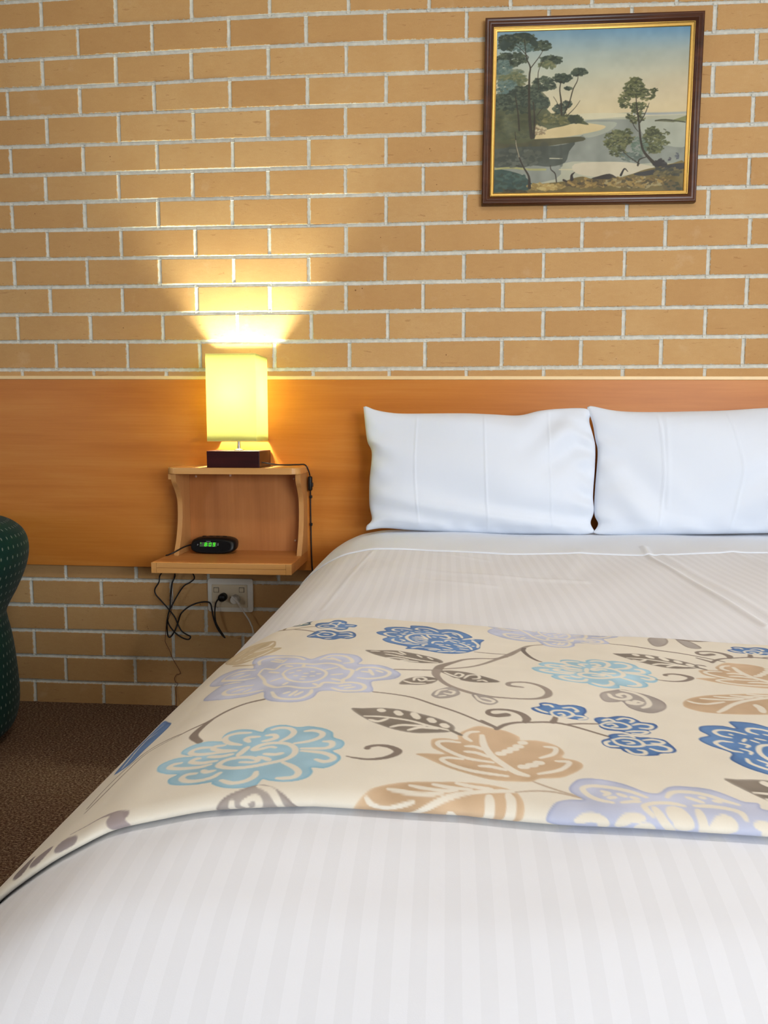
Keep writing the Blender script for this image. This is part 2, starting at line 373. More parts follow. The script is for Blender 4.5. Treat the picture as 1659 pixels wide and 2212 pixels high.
def build_brick_wall():
    vs, fs, uv, tone, mi = [], [], [], [], []
    def add(P, faces, U, tn, m):
        o = len(vs); vs.extend(P); uv.extend(U); tone.extend([tn]*len(P))
        for f in faces: fs.append([o+i for i in f]); mi.append(m)
    MG = .0052
    rs = random.Random(3)
    for c in range(-13, 18):
        d = PC.get(c, {})
        us = sorted(d); xs = []
        zc = (zj(c, .9)+zj(c+1, .9))/2
        for u in us:
            y = None
            # row height in the picture at this perpend
            lo, hi = -400, 2300; px = d[u]
            for _ in range(40):
                mdl = (lo+hi)/2
                if aty(px, mdl, 0)[2] > zc: lo = mdl
                else: hi = mdl
            xs.append(aty(px, lo, 0)[0])
        off = 0 if c % 2 == 0 else .5
        full = [n+off for n in range(-16, 24)]
        if us:
            us2 = [us[0]-40]+us+[us[-1]+40]; xs2 = [xs[0]-.24*40]+xs+[xs[-1]+.24*40]
        else: us2 = [-30, 40]; xs2 = [-30*.24+.01, 40*.24+.01]
        X = [float(np.interp(u, us2, xs2)) + (0 if u in us else rs.uniform(-.003, .003)) for u in full]
        for i in range(len(X)-1):
            a, b = X[i], X[i+1]
            if b < WX0 or a > WX1: continue
            a = max(a, WX0-.01); b = min(b, WX1+.01)
            if b-a < .03: continue
            h = MG-.0008+rs.uniform(-.0010, .0008); h2 = MG+rs.uniform(-.0007, .0009)
            x0, x1 = a+h, b-h2
            dy = rs.uniform(-.0012, .0012); bl = .0022; dep = .02
            g0, g1 = MG+rs.uniform(-.0008, .0008), MG+rs.uniform(-.0008, .0008)
            sk = rs.uniform(-.0007, .0007)
            c4 = [(x0, zj(c, x0)+g0+sk), (x1, zj(c, x1)+g0-sk), (x1, zj(c+1, x1)-g1-sk), (x0, zj(c+1, x0)-g1+sk)]
            ins = [(x0+bl, c4[0][1]+bl), (x1-bl, c4[1][1]+bl), (x1-bl, c4[2][1]-bl), (x0+bl, c4[3][1]-bl)]
            i2 = [(x0+bl*.3, c4[0][1]+bl*.3), (x1-bl*.3, c4[1][1]+bl*.3), (x1-bl*.3, c4[2][1]-bl*.3), (x0+bl*.3, c4[3][1]-bl*.3)]
            P = [(p[0], dy, p[1]) for p in ins]+[(p[0], dy+bl*.35, p[1]) for p in i2]+[(p[0], dy+bl*1.2, p[1]) for p in c4]+[(p[0], dep, p[1]) for p in c4]
            w, hh = x1-x0, .076
            e = bl/w, bl/hh
            Ui = [(e[0], e[1]), (1-e[0], e[1]), (1-e[0], 1-e[1]), (e[0], 1-e[1])]; Uo = [(0, 0), (1, 0), (1, 1), (0, 1)]
            U = Ui+[(x*.3+y*.7, z*.3+t*.7) for (x, z), (y, t) in zip(Ui, Uo)]+Uo+Uo
            F_ = [(0, 1, 2, 3)]
            for r in (0, 4, 8):
                for k in range(4): F_.append((r+k, r+4+k, r+4+(k+1) % 4, r+(k+1) % 4))
            add(P, F_, U, rs.random(), 0)
            # concave perpend mortar strip on the right of this brick
            xm = b; zb = zj(c, xm)-.001; zt = zj(c+1, xm)+.001; P = []
            wv = .0062
            for k in range(7):
                t = k/6*2-1; P += [(xm+t*wv, .0015+.0032*(1-t*t), zb), (xm+t*wv, .0015+.0032*(1-t*t), zt)]
            add(P, [(2*k, 2*k+2, 2*k+3, 2*k+1) for k in range(6)], [(0, 0)]*len(P), .5, 1)
    # bed joints: ironed concave strips, slightly wandering
    NX = 260; XS = np.linspace(WX0, WX1, NX)
    for j in range(-13, 19):
        o = len(vs); prof = [(-1.12, .0035), (-.95, .0012), (-.55, .0036), (0, .0052), (.55, .0040), (.95, .0014), (1.12, .0035)]
        for x in XS:
            z = zj(j, x); hw = .0066+.0006*mnoise.noise(Vector((x*9, j*3.1, 0)))
            for t, y in prof:
                n = .0010*mnoise.noise(Vector((x*30, t*2, j*1.7)))
                vs.append((x, y+n*.6, z+t*hw)); uv.append((0, 0)); tone.append(.5)
        m_ = len(prof)
        for i in range(NX-1):
            for k in range(m_-1):
                fs.append([o+i*m_+k, o+(i+1)*m_+k, o+(i+1)*m_+k+1, o+i*m_+k+1]); mi.append(1)
    # backing
    o = len(vs); vs += [(WX0, .0085, -.02), (WX1, .0085, -.02), (WX1, .0085, 2.7), (WX0, .0085, 2.7), (WX0, .12, -.02), (WX1, .12, -.02), (WX1, .12, 2.7), (WX0, .12, 2.7)]
    uv += [(0, 0)]*8; tone += [.5]*8
    for f in [(0, 1, 2, 3), (7, 6, 5, 4), (0, 4, 5, 1), (3, 2, 6, 7), (1, 5, 6, 2), (0, 3, 7, 4)]: fs.append([o+i for i in f]); mi.append(1)
    me = bpy.data.meshes.new('wall_back'); me.from_pydata([tuple(map(float, v)) for v in vs], [], fs); me.update()
    l = me.uv_layers.new(name='UVMap'); li = np.empty(len(me.loops), np.int32); me.loops.foreach_get('vertex_index', li)
    l.data.foreach_set('uv', np.array(uv, np.float32)[li].ravel())
    at = me.attributes.new('tone', 'FLOAT', 'POINT'); at.data.foreach_set('value', np.array(tone, np.float32))
    me.polygons.foreach_set('material_index', mi)
    o = link('wall_back', me, [M['brick'], M['mortar']], None, False)
    tag(o, 'sand coloured brick wall with pale mortar joints behind the bed', kind='structure')
build_brick_wall()

# ------------------------------------------------------------------ room shell
RY = -4.6; RH = 2.62
def struct(o, label): return tag(o, label, kind='structure')
struct(box('floor', WX0-.1, WX1+.1, RY-.1, .1, -.1, 0, M['carpet'], bevel=0), 'speckled brown carpet')
struct(box('ceiling', WX0-.1, WX1+.1, RY-.1, .1, RH, RH+.1, M['ceiling'], bevel=0), 'white painted ceiling')
struct(box('wall_left', WX0-.1, WX0, RY, 0, 0, RH, M['plaster'], bevel=0), 'plain painted side wall')
struct(box('wall_right', WX1, WX1+.1, RY, 0, 0, RH, M['plaster'], bevel=0), 'plain painted side wall')
# front wall behind the camera, with a window opening
wx0, wx1, wz0, wz1 = 2.6, 4.8, .8, 2.0
vx0, vx1, vz0, vz1 = -2.7, -1.8, .75, 2.05
def front_wall():
    bm = bmesh.new()
    for a, b, c, d in ((WX0, vx0, 0, RH), (vx0, vx1, 0, vz0), (vx0, vx1, vz1, RH), (vx1, wx0, 0, RH), (wx1, WX1, 0, RH), (wx0, wx1, 0, wz0), (wx0, wx1, wz1, RH)):
        r = bmesh.ops.create_cube(bm, size=1)['verts']
        bmesh.ops.scale(bm, vec=(b-a, .1, d-c), verts=r); bmesh.ops.translate(bm, vec=((a+b)/2, RY-.05, (c+d)/2), verts=r)
    return bm_obj('wall_front', bm, M['plaster'])
struct(front_wall(), 'painted wall with two windows')
def window(name, wx0, wx1, wz0, wz1):
    bm = bmesh.new(); t = .045
    for a, b, c, d in ((wx0, wx0+t, wz0, wz1), (wx1-t, wx1, wz0, wz1), ((wx0+wx1)/2-t/2, (wx0+wx1)/2+t/2, wz0, wz1), (wx0, wx1, wz0, wz0+t), (wx0, wx1, wz1-t, wz1)):
        r = bmesh.ops.create_cube(bm, size=1)['verts']
        bmesh.ops.scale(bm, vec=(b-a, .05, d-c), verts=r); bmesh.ops.translate(bm, vec=((a+b)/2, RY-.05, (c+d)/2), verts=r)
    return bm_obj(name, bm, M['sash'])
struct(window('window_1', wx0, wx1, wz0, wz1), 'wide white framed window')
struct(window('window_2', vx0, vx1, vz0, vz1), 'narrow white framed window')

# ------------------------------------------------------------------ headboard (long wall-mounted panel)
hb = empty('headboard', (1.3, -.012, .47), 'long orange timber laminate headboard panel fixed along the brick wall', 'headboard')
HBX0, HBX1 = -1.6, 3.3
box('panel', HBX0, HBX1, -.030, -.001, .473, 1.0785, M['headboard'], hb, bevel=.0008)
tr = box('edge_strip', HBX0, HBX1, -.032, -.001, 1.0785, 1.0895, M['headtrim'], hb, bevel=.0015); tr['label'] = 'pale cream top edge strip'
hb.rotation_euler = (0, math.radians(.30), 0)

# ------------------------------------------------------------------ bedside shelf unit
HY = -.030
sh = empty('bedside_shelf', (.865, HY, .507), 'two tier timber bedside shelf with curved sides mounted on the headboard', 'shelf')
def rounded_rect_top(x0, x1, y0, y1, r, n=8):
    pts = [(x1, y1), (x0, y1)]
    for k in range(n+1):
        a = math.pi+k/n*math.pi/2; pts.append((x0+r+r*math.cos(a), y0+r+r*math.sin(a)))
    for k in range(n+1):
        a = 1.5*math.pi+k/n*math.pi/2; pts.append((x1-r+r*math.cos(a), y0+r+r*math.sin(a)))
    return pts
prism('top_shelf', rounded_rect_top(.668, 1.076, -.186, HY, .028), 'z', .7905, .8095, M['shelfedge'], sh, bevel=.0012)
lo = box('bottom_shelf', .657, 1.071, -.289, HY, .5075, .5385, M['shelfwood'], sh, bevel=.001); lo['label'] = 'deeper lower shelf'
# pale edge banding with its groove on the front of the lower shelf
eb = empty  # (keeps names short)
def edge_band():
    bm = bmesh.new()
    for a, b, c, d in ((.657, .672, .5075, .5385), (1.055, 1.071, .5075, .5385), (.6725, 1.0545, .5075, .5225), (.6725, 1.0545, .5235, .5385)):
        r = bmesh.ops.create_cube(bm, size=1)['verts']
        bmesh.ops.scale(bm, vec=(b-a, .003, d-c), verts=r); bmesh.ops.translate(bm, vec=((a+b)/2, -.2905, (c+d)/2), verts=r)
    return bm_obj('edge_band', bm, M['shelfedge'], sh, bevel=.0004, seg=1)
e_ = edge_band(); e_['label'] = 'pale front edge with a groove'
fr = catmull([(-.148, .7905), (-.143, .766), (-.120, .742), (-.098, .710), (-.094, .68), (-.097, .64), (-.112, .59), (-.140, .5385)], 6)
for nm, a, b in (('side_panel', .678, .693), ('side_panel', 1.056, 1.071)):
    dq = -.022 if a < .8 else 0
    prism(nm, [(float(p)+dq, float(q)) for p, q in fr]+[(HY, .5385), (HY, .7905)], 'x', a, b, M['shelfedge_z'], sh, bevel=.0008)
box('back_panel', .693, 1.056, -.044, HY, .5385, .7905, M['shelfback'], sh, bevel=.0005)
for (px, py) in ((423, 1029), (635, 1034), (638, 1168)):
    p = aty(px, py, -.046)
    lathe('screw_cap', [(.0001, .003), (.003, .0028), (.0036, .0015), (.0038, 0)], (p[0], -.044, p[2]), M['cap'], sh, 16, 'y')
p = (.678+.0075, .777)
box('support_block', .669, .690, -.168, -.150, .773, .7905, M['shelfedge'], sh, bevel=.001)
box('hook_stub', .845, .850, -.120, -.110, .780, .7905, M['cap'], sh, bevel=.001)

# ------------------------------------------------------------------ table lamp
TZ = .8095
lamp = empty('table_lamp', (.873, -.105, TZ), 'lit table lamp with square yellow shade on dark red timber base', 'lamp')
box('base', .794, .955, -.180, -.032, TZ+.0005, TZ+.0505, M['mahogany'], lamp, bevel=.0015)
lathe('base_collar', [(.0001, .0), (.014, 0), (.014, .002), (.010, .004), (.0055, .006)], (.873, -.105, TZ+.0505), M['chrome'], lamp)
lathe('stem', [(.0045, 0), (.0045, .045), (.0045, .09), (.010, .092), (.016, .10), (.016, .135), (.0001, .135)], (.873, -.105, TZ+.052), M['chrome'], lamp)
bulb = lathe('bulb', [(.0001, 0), (.012, .001), (.014, .018), (.024, .04), (.028, .058), (.024, .075), (.012, .086), (.0001, .088)], (.873, -.105, TZ+.165), M['bulb'], lamp, 24)
bulb['label'] = 'glowing light bulb inside the shade'
def shade():
    x0, x1, y0, y1, z0, z1 = .797, .9475, -.181, -.031, .8895, 1.146
    r = .003; pts = []
    for cx, cy, a0 in ((x1-r, y1-r, 0), (x0+r, y1-r, 90), (x0+r, y0+r, 180), (x1-r, y0+r, 270)):
        for k in range(4): a = math.radians(a0+k*30); pts.append((cx+r*math.cos(a), cy+r*math.sin(a)))
    zs = np.linspace(z0, z1, 10)
    P = np.array([[(p[0], p[1], z) for p in pts] for z in zs])
    o = grid_mesh('lamp_shade', P, M['shade'], lamp, False, closed_v=True)
    sd = o.modifiers.new('thickness', 'SOLIDIFY'); sd.thickness = .0008; sd.offset = -1
    for zz, nm in ((z0, 'shade_rim'), (z1, 'shade_rim')):
        tube(nm, [(p[0], p[1], zz) for p in pts]+[(pts[0][0], pts[0][1], zz)], .0011, M['shadetrim'], lamp, smooth=False, sides=6)
    # thin wire spider carrying the shade
    tube('shade_spider', [((x0+x1)/2, y0+.002, z0+.012), (.873, -.120, z0+.03), (.873, -.090, z0+.03), ((x0+x1)/2, y1-.002, z0+.012)], .0011, M['chrome'], lamp, smooth=False, sides=6)
shade()
# lamp flex: off the base, along the shelf, down the outside of the shelf
c1 = [(.948, -.150, TZ+.014), (.957, -.150, TZ+.015), (.975, -.146, TZ+.012), (1.00, -.135, TZ+.008), (1.03, -.110, TZ+.0065), (1.055, -.085, TZ+.0065), (1.072, -.070, TZ+.005), (1.081, -.062, TZ-.012), (1.0835, -.050, .780)]
tube('lamp_flex', c1, .0022, M['cable'], lamp)
sw = None
def switch():
    bm = bmesh.new(); bmesh.ops.create_cube(bm, size=1)
    bmesh.ops.scale(bm, vec=(.013, .018, .046), verts=bm.verts); bmesh.ops.translate(bm, vec=(1.0835, -.046, .755), verts=bm.verts)
    o = bm_obj('inline_switch', bm, M['black'], lamp, True, .005, 4)
    box('switch_rocker', 1.0885, 1.0925, -.053, -.039, .744, .758, M['black'], o, bevel=.0015)
switch()
c2 = [(1.0835, -.046, .734), (1.083, -.040, .72), (1.0825, -.038, .69), (1.083, -.037, .62), (1.0835, -.037, .56), (1.085, -.036, .50), (1.088, -.034, .45), (1.095, -.03, .36), (1.09, -.028, .2), (1.06, -.03, .06), (1.0, -.035, .006)]
tube('lamp_flex', c2, .0022, M['cable'], lamp)
for z in (.712, .624):
    box('cable_clip', 1.0795, 1.0875, -.042, -.0302, z-.0045, z+.0045, M['black'], lamp, bevel=.0015)

# ------------------------------------------------------------------ clock radio
ck = empty('alarm_clock', (.785, -.16, .5385), 'small black digital alarm clock reading 8:09 in green', 'clock')
def clock():
    z0 = .5385; cx = .788
    # superelliptic pod: front face slanted back, deeper to the rear
    def section(y, hw, zc, hh, skew=0, n=40):
        a = np.linspace(0, 2*np.pi, n, endpoint=False); ca, sa = np.cos(a), np.sin(a)
        ex = 2/3.1
        X = cx+hw*np.sign(ca)*np.abs(ca)**ex; Z = zc+hh*np.sign(sa)*np.abs(sa)**ex
        Y = y+skew*(Z-zc)
        return np.stack([X, Y, Z], 1)
    rows = [(-.1245, .001, .0245, .0005), (-.1245, .058, .0245, .0180), (-.1235, .0655, .0245, .0215), (-.118, .0700, .0250, .0240), (-.108, .0720, .0258, .0256), (-.090, .0715, .0258, .0256), (-.070, .0680, .0250, .0245), (-.062, .056, .024, .020), (-.058, .0005, .024, .0005)]
    P = np.array([section(y, hw, z0+zc, hh, .28) for y, hw, zc, hh in rows])
    P[..., 2] = np.maximum(P[..., 2], z0+.0006)
    grid_mesh('body', P, M['black'], ck, closed_v=True)
    def on(x, z, d=0): x *= 1.1; z *= 1.19; return (cx+x-.004, -.1252+.28*(z-.0245)-d, z0+z)
    def panel(name, pts, d, mat, par=ck):
        n = len(pts); bm = bmesh.new()
        A = [bm.verts.new(on(p[0], p[1], d)) for p in pts]; Bv = [bm.verts.new(on(p[0], p[1], -.0012)) for p in pts]
        bm.faces.new(A)
        for i in range(n): bm.faces.new([A[i], A[(i+1) % n], Bv[(i+1) % n], Bv[i]])
        return bm_obj(name, bm, mat, par)
    a = np.linspace(0, 2*np.pi, 40, endpoint=False)
    face = [(.056*math.copysign(abs(math.cos(t))**.62, math.cos(t)), .0205+.0145*math.copysign(abs(math.sin(t))**.62, math.sin(t))) for t in a]
    f = panel('face', face, .0004, M['blackface'])
    d = panel('display', [(-.0325, .0195), (.0155, .0195), (.0155, .0305), (-.0325, .0305)], .0007, M['lcd'])
    bm = bmesh.new()
    def seg(x0, x1, zA, zB, sl=.12):
        q = [(x0, zA), (x1, zA), (x1, zB), (x0, zB)]
        vv = [bm.verts.new(on(p[0]+sl*(p[1]-.025), p[1], .0010)) for p in q]; bm.faces.new(vv)
    w, h, t = .0062, .0092, .0014
    def digit(x, s):
        zb = .0205
        S = {'a': (x, x+w, zb+h-t, zb+h), 'd': (x, x+w, zb, zb+t), 'g': (x, x+w, zb+h/2-t/2, zb+h/2+t/2),
             'f': (x, x+t, zb+h/2+.0003, zb+h), 'b': (x+w-t, x+w, zb+h/2+.0003, zb+h), 'e': (x, x+t, zb, zb+h/2-.0003), 'c': (x+w-t, x+w, zb, zb+h/2-.0003)}
        for k in s: seg(*S[k])
    digit(-.0185, 'abcdefg'); digit(-.0055, 'abcdef'); digit(.0055, 'abcdfg')
    seg(-.0098, -.0083, .0222, .0236); seg(-.0098, -.0083, .0266, .0280)
    seg(-.0312, -.0292, .0275, .0292)
    o = bm_obj('digits', bm, M['led'], d); o['label'] = 'green glowing digits 8:09'
    marks = [(-.0150, -.0015, .0324, .0334), (-.0400, -.0370, .0225, .0234), (-.0395, -.0365, .0250, .0259), (.0185, .0215, .0225, .0234), (.0180, .0220, .0250, .0259), (.0190, .0215, .0275, .0284)]
    for mk in marks:
        bm = bmesh.new(); seg(*mk, 0); bm_obj('printed_mark', bm, M['marks'], f)
    for k in range(4):
        bm = bmesh.new(); r = bmesh.ops.create_cube(bm, size=1)['verts']; bmesh.ops.scale(bm, vec=(.012, .006, .003), verts=r)
        bmesh.ops.translate(bm, vec=(cx-.035+k*.022, -.090, z0+.0508), verts=r)
        bm_obj('button', bm, M['black'], ck, bevel=.0008)
clock()
# mains lead of the clock: out behind the left side of the shelf, tangled below, into the wall plug
def cw(zx, zy, Y=-.03): return aty(300+zx/5.184, 1180+zy/5.184, Y)
lead = [(.722, -.095, .562), (.712, -.115, .564), (.700, -.145, .560), (.684, -.175, .550), (.668, -.18, .543), (.657, -.17, .5395), (.648, -.14, .528), (.640, -.10, .505), (.625, -.06, .49)]
strand = lead+[cw(240, 320), cw(225, 400), cw(180, 480), cw(190, 540), cw(250, 610), cw(330, 700), cw(400, 790, -.026), cw(440, 880, -.026), cw(480, 950), cw(540, 990), cw(577, 1010), cw(560, 1042), cw(500, 1030), cw(420, 980), cw(350, 900), cw(322, 820, -.034), cw(345, 720, -.036), cw(420, 570, -.03), cw(500, 450), cw(580, 400), cw(622, 350), (.693, -.06, .478)]
tube('power_lead', strand, .0023, M['cable'], ck)
strand2 = [(.640, -.09, .492), cw(405, 320), cw(370, 420), cw(355, 550), cw(350, 680, -.033), cw(330, 760, -.036), cw(315, 850, -.036), cw(318, 960), cw(335, 1015), cw(365, 1005), cw(410, 930), cw(440, 850, -.022), cw(470, 760), cw(540, 690), cw(640, 640), cw(740, 622), cw(800, 640), cw(820, 720), cw(835, 800), cw(870, 900), cw(925, 985), cw(962, 1022), cw(948, 1000, -.026), cw(900, 925, -.026), cw(862, 850), cw(850, 740), cw(862, 640), cw(890, 590, -.040)]
tube('power_lead', strand2, .0025, M['cable'], ck)
pp = cw(928, 580, -.035)
lathe('plug', [(.0001, .026), (.010, .0255), (.0125, .022), (.0135, .012), (.0135, 0)], (pp[0], -.014, pp[2]), M['black'], ck, 28, 'y')

# ------------------------------------------------------------------ power outlet, white plug and lead, thin wire
ol = empty('power_outlet', (.808, -.006, .383), 'white double power outlet plate on the bricks under the shelf', 'power outlet')
def rr(x0, x1, z0, z1, r, n=6):
    out = []
    for cx, cz, a0 in ((x1-r, z1-r, 0), (x0+r, z1-r, 90), (x0+r, z0+r, 180), (x1-r, z0+r, 270)):
        for k in range(n+1): a = math.radians(a0+90*k/n); out.append((cx+r*math.cos(a), cz+r*math.sin(a)))
    return out
prism('mounting_plate', rr(.7335, .8840, .3285, .4385, .007), 'y', -.0095, -.0005, M['white_plastic'], ol, bevel=.0015)
box('socket_face', .7475, .8660, -.0125, -.008, .3430, .4190, M['cream_plastic'], ol, bevel=.0015)
for a, b in ((865, 490), (1150, 490)):
    q = cw(a, b, -.014)
    box('switch_gap_shade', q[0]-.0088, q[0]+.0088, -.0131, -.0124, q[2]-.0083, q[2]+.0083, M['bedbase'], ol, bevel=0)  # dark plate added to stand in for the shaded gap round the rocker
    box('rocker_switch', q[0]-.0075, q[0]+.0075, -.0155, -.0120, q[2]-.007, q[2]+.007, M['cream_plastic'], ol, bevel=.002)
pg = empty('white_power_cord', (.832, -.03, .37), 'white plug and lead in the right socket of the outlet', 'power cord')
q = cw(1070, 600, -.03)
def wplug():
    bm = bmesh.new(); bmesh.ops.create_cone(bm, cap_ends=True, segments=28, radius1=.0155, radius2=.0125, depth=.026)
    bmesh.ops.rotate(bm, cent=(0, 0, 0), matrix=Matrix.Rotation(math.radians(90), 3, 'X'), verts=bm.verts)
    bmesh.ops.translate(bm, vec=(q[0], -.0258, q[2]), verts=bm.verts)
    return bm_obj('plug', bm, M['white_plastic'], pg, True, .002, 2)
wplug()
tube('plug_grip', [(q[0]-.006, -.038, q[2]+.012), (q[0]+.003, -.041, q[2]+.006), (q[0]+.012, -.036, q[2]-.006), (q[0]+.016, -.030, q[2]-.016)], .0042, M['white_plastic'], pg)
tube('lead', [cw(1110, 640, -.03), cw(1140, 685, -.028), cw(1190, 760, -.026), cw(1235, 830, -.026), cw(1262, 890, -.028), cw(1275, 930, -.03), (.900, -.032, .2), (.93, -.034, .08), (1.0, -.04, .006), (1.15, -.05, .004)], .0026, M['white_plastic'], pg)
tw = tube('thin_wire', [(.628, -.012, .473), cw(370, 480, -.008), cw(375, 620, -.008), cw(370, 700, -.008), cw(330, 820, -.008), cw(305, 900, -.008), cw(295, 1040, -.006), cw(300, 1080, -.006), cw(345, 1170, -.006), cw(370, 1240, -.006), cw(420, 1330, -.006), cw(465, 1418, -.006), cw(420, 1440, -.006), cw(400, 1480, -.006), cw(412, 1520, -.006), cw(438, 1540, -.006), cw(415, 1590, -.006), (.618, -.008, .03), (.62, -.02, .004)], .0009, M['wire'], None, 6, 6)
tag(tw, 'thin brown wire hanging loose down the bricks to the carpet', 'wire')

# ------------------------------------------------------------------ bed
ZT = .622; XL, XR = 1.110, 2.760; YF, YH = -2.118, -.036
_d = np.array([.36, .30, .216, .144, .098, .057, .030, .012, .003, 0., 0., .004]); _h = np.array([0, 0, .004, .018, .040, .069, .100, .140, .19, .26, .42, .565])
_t = np.concatenate([[0], np.cumsum(np.hypot(np.diff(_d), np.diff(_h)))])
_tt = np.arange(0, _t[-1], .002); _dd = np.interp(_tt, _t, _d); _hh = np.interp(_tt, _t, _h)
k_ = np.hanning(31); k_ /= k_.sum(); pad = 15
_dd = np.convolve(np.concatenate([_dd[0]+.002*np.arange(pad, 0, -1), _dd, np.repeat(_dd[-1], pad)]), k_, 'valid')
_hh = np.convolve(np.concatenate([np.repeat(_hh[0], pad), _hh, _hh[-1]+.002*np.arange(1, pad+1)]), k_, 'valid')
_ss = np.concatenate([[0], np.cumsum(np.hypot(np.diff(_dd), np.diff(_hh)))])
A0 = XL+_dd[0]; A1 = XR-_dd[0]; WTOP = A1-A0; SMAX = _ss[-1]; SRUN = SMAX
def edge_prof(s):           # s: arc length past the flat top -> (inset, drop)
    return np.interp(s, _ss, _dd), np.interp(s, _ss, _hh)
def cross(a):               # a: flattened coordinate across the bed (0 at x=A0) -> (X, drop)
    a = np.asarray(a, float); sl = np.clip(-a, 0, None); sr = np.clip(a-WTOP, 0, None)
    dl, hl = edge_prof(sl); dr, hr = edge_prof(sr)
    X = np.where(a < 0, XL+dl, np.where(a > WTOP, XR-dr, A0+a))
    return X, np.where(a < 0, hl, np.where(a > WTOP, hr, 0.))
def a_of_x(x):
    x = np.asarray(x, float); m = _dd[::-1]; s = _ss[::-1]
    return np.where(x < A0, -np.interp(np.clip(x-XL, 0, None), m, s), x-A0)
def longi(b):               # b: flattened coordinate from foot hang (0 = start of flat) up to the head
    b = np.asarray(b, float); sf = np.clip(-b, 0, None); df, hf = edge_prof(sf)
    LB = (YH-.14)-(YF+_dd[0]); sh_ = np.clip(b-LB, 0, None)
    u = np.clip(sh_/.40, 0, 1); dh = .14*(1-np.sin(u*np.pi/2)); hh_ = .20*(1-np.cos(u*np.pi/2))**1.3
    Y = np.where(b < 0, YF+df, np.where(b > LB, YH-dh, YF+_dd[0]+b))
    return Y, np.where(b < 0, hf, np.where(b > LB, hh_, 0.))
LBED = (YH-.14)-(YF+_dd[0])
WR = [  # soft creases: (points, height, width)
    ([(2.02, -.43), (1.995, -.62), (1.995, -.82), (2.0, -1.0), (2.005, -1.24)], .0042, .007),
    ([(2.035, -.55), (2.03, -.85), (2.04, -1.24)], .0022, .010),
    ([(1.46, -.56), (1.52, -.60), (1.60, -.66)], .0022, .012), ([(1.36, -.68), (1.45, -.80), (1.62, -.88), (1.78, -.92)], .0025, .016),
    ([(1.34, -.78), (1.46, -.90), (1.60, -.98)], .0018, .012), ([(1.30, -1.15), (1.31, -.8), (1.33, -.56)], .0012, .004),
    ([(1.85, -.5), (1.80, -.7), (1.74, -.9)], .0015, .02), ([(2.2, -.5), (2.25, -.8), (2.22, -1.1)], .003, .02)]
def wr(X, Y):
    out = np.zeros_like(X)
    for pts, h, w in WR:
        P = catmull(pts, 6); best = np.full(X.shape, 9.); 
        for i in range(len(P)-1):
            a, b = P[i], P[i+1]; ab = b-a; L2 = ab.dot(ab)
            t = np.clip(((X-a[0])*ab[0]+(Y-a[1])*ab[1])/L2, 0, 1)
            dd = np.hypot(X-a[0]-t*ab[0], Y-a[1]-t*ab[1]); best = np.minimum(best, dd)
        out += h*np.exp(-(best/w)**2)
    return out
def lowfreq(X, Y):
    return (.0030*np.sin(X*7.1+1.2)*np.sin(Y*5.3+.4)+.0016*np.sin(X*13.+Y*9+2)+.0010*np.sin(X*23-Y*17))
def surf(a, b, wrinkles=True):
    X, hx = cross(a); Y, hy = longi(b)
    p = 2.6; drop = (np.abs(hx)**p+np.abs(hy)**p)**(1/p)
    # round the vertical corners in plan
    rx = np.clip(hx/.25, 0, 1); ry = np.clip(hy/.12, 0, 1); c = rx*ry
    cen = (XL+XR)/2
    X = X+np.where(X < cen, 1, -1)*.05*c; 
    Z = ZT-drop
    Z = Z+lowfreq(X, Y)*np.clip(1-drop/.1, 0, 1)
    if wrinkles: Z = Z+wr(X, Y)
    # gentle drapes on the hanging sides
    X = X+np.where(X < cen, -1, 1)*.010*np.clip((hx-.12)/.3, 0, 1)*np.sin(Y*17+np.sin(Y*5)*2)
    Y = Y-.010*np.clip((hy-.12)/.3, 0, 1)*np.sin(X*16+np.sin(X*6)*2)*(Y < -1)
    return np.stack([X, Y, np.maximum(Z, .03)], -1)
def offset_surface(P, off):
    gu = np.gradient(P, axis=0); gv = np.gradient(P, axis=1); n = np.cross(gu, gv); n /= np.linalg.norm(n, axis=-1)[..., None]+1e-12
    return P+n*off[..., None]
bed = empty('bed', ((XL+XR)/2, -1.05, 0), 'queen bed base and mattress under white striped cover', 'bed')
box('base', XL+.07, XR-.07, YF+.08, -.045, .06, .32, M['bedbase'], bed, bevel=.01)
box('mattress', XL+.08, XR-.08, YF+.09, -.06, .321, .49, M['mattress'], bed, bevel=.03, seg=4)
for x in (XL+.14, XR-.14):
    for y in (YF+.16, -.14): lathe('leg', [(.0001, .001), (.022, .001), (.028, .065), (.0001, .065)], (x, y, 0), M['black'], bed, 20)
# quilt cover
def arange_mix(lo, hi, fine0, fine1, f, c):
    xs = list(np.arange(lo, fine0, c))+list(np.arange(fine0, fine1, f))+list(np.arange(fine1, hi, c))+[hi]
    return np.array(xs)
av = arange_mix(-SMAX, WTOP+SMAX, -.30, .80, .0036, .010)
bv = arange_mix(-SMAX, LBED+.40, -.25, LBED+.4, .0045, .010)
AA, BB = np.meshgrid(av, bv, indexing='ij')
Pq = surf(AA, BB)
quilt = grid_mesh('bed_cover', Pq, M['quilt'], None, uv=np.stack([AA, BB], -1))
tag(quilt, 'white quilt cover with tone on tone satin stripes over the bed', 'bed cover')
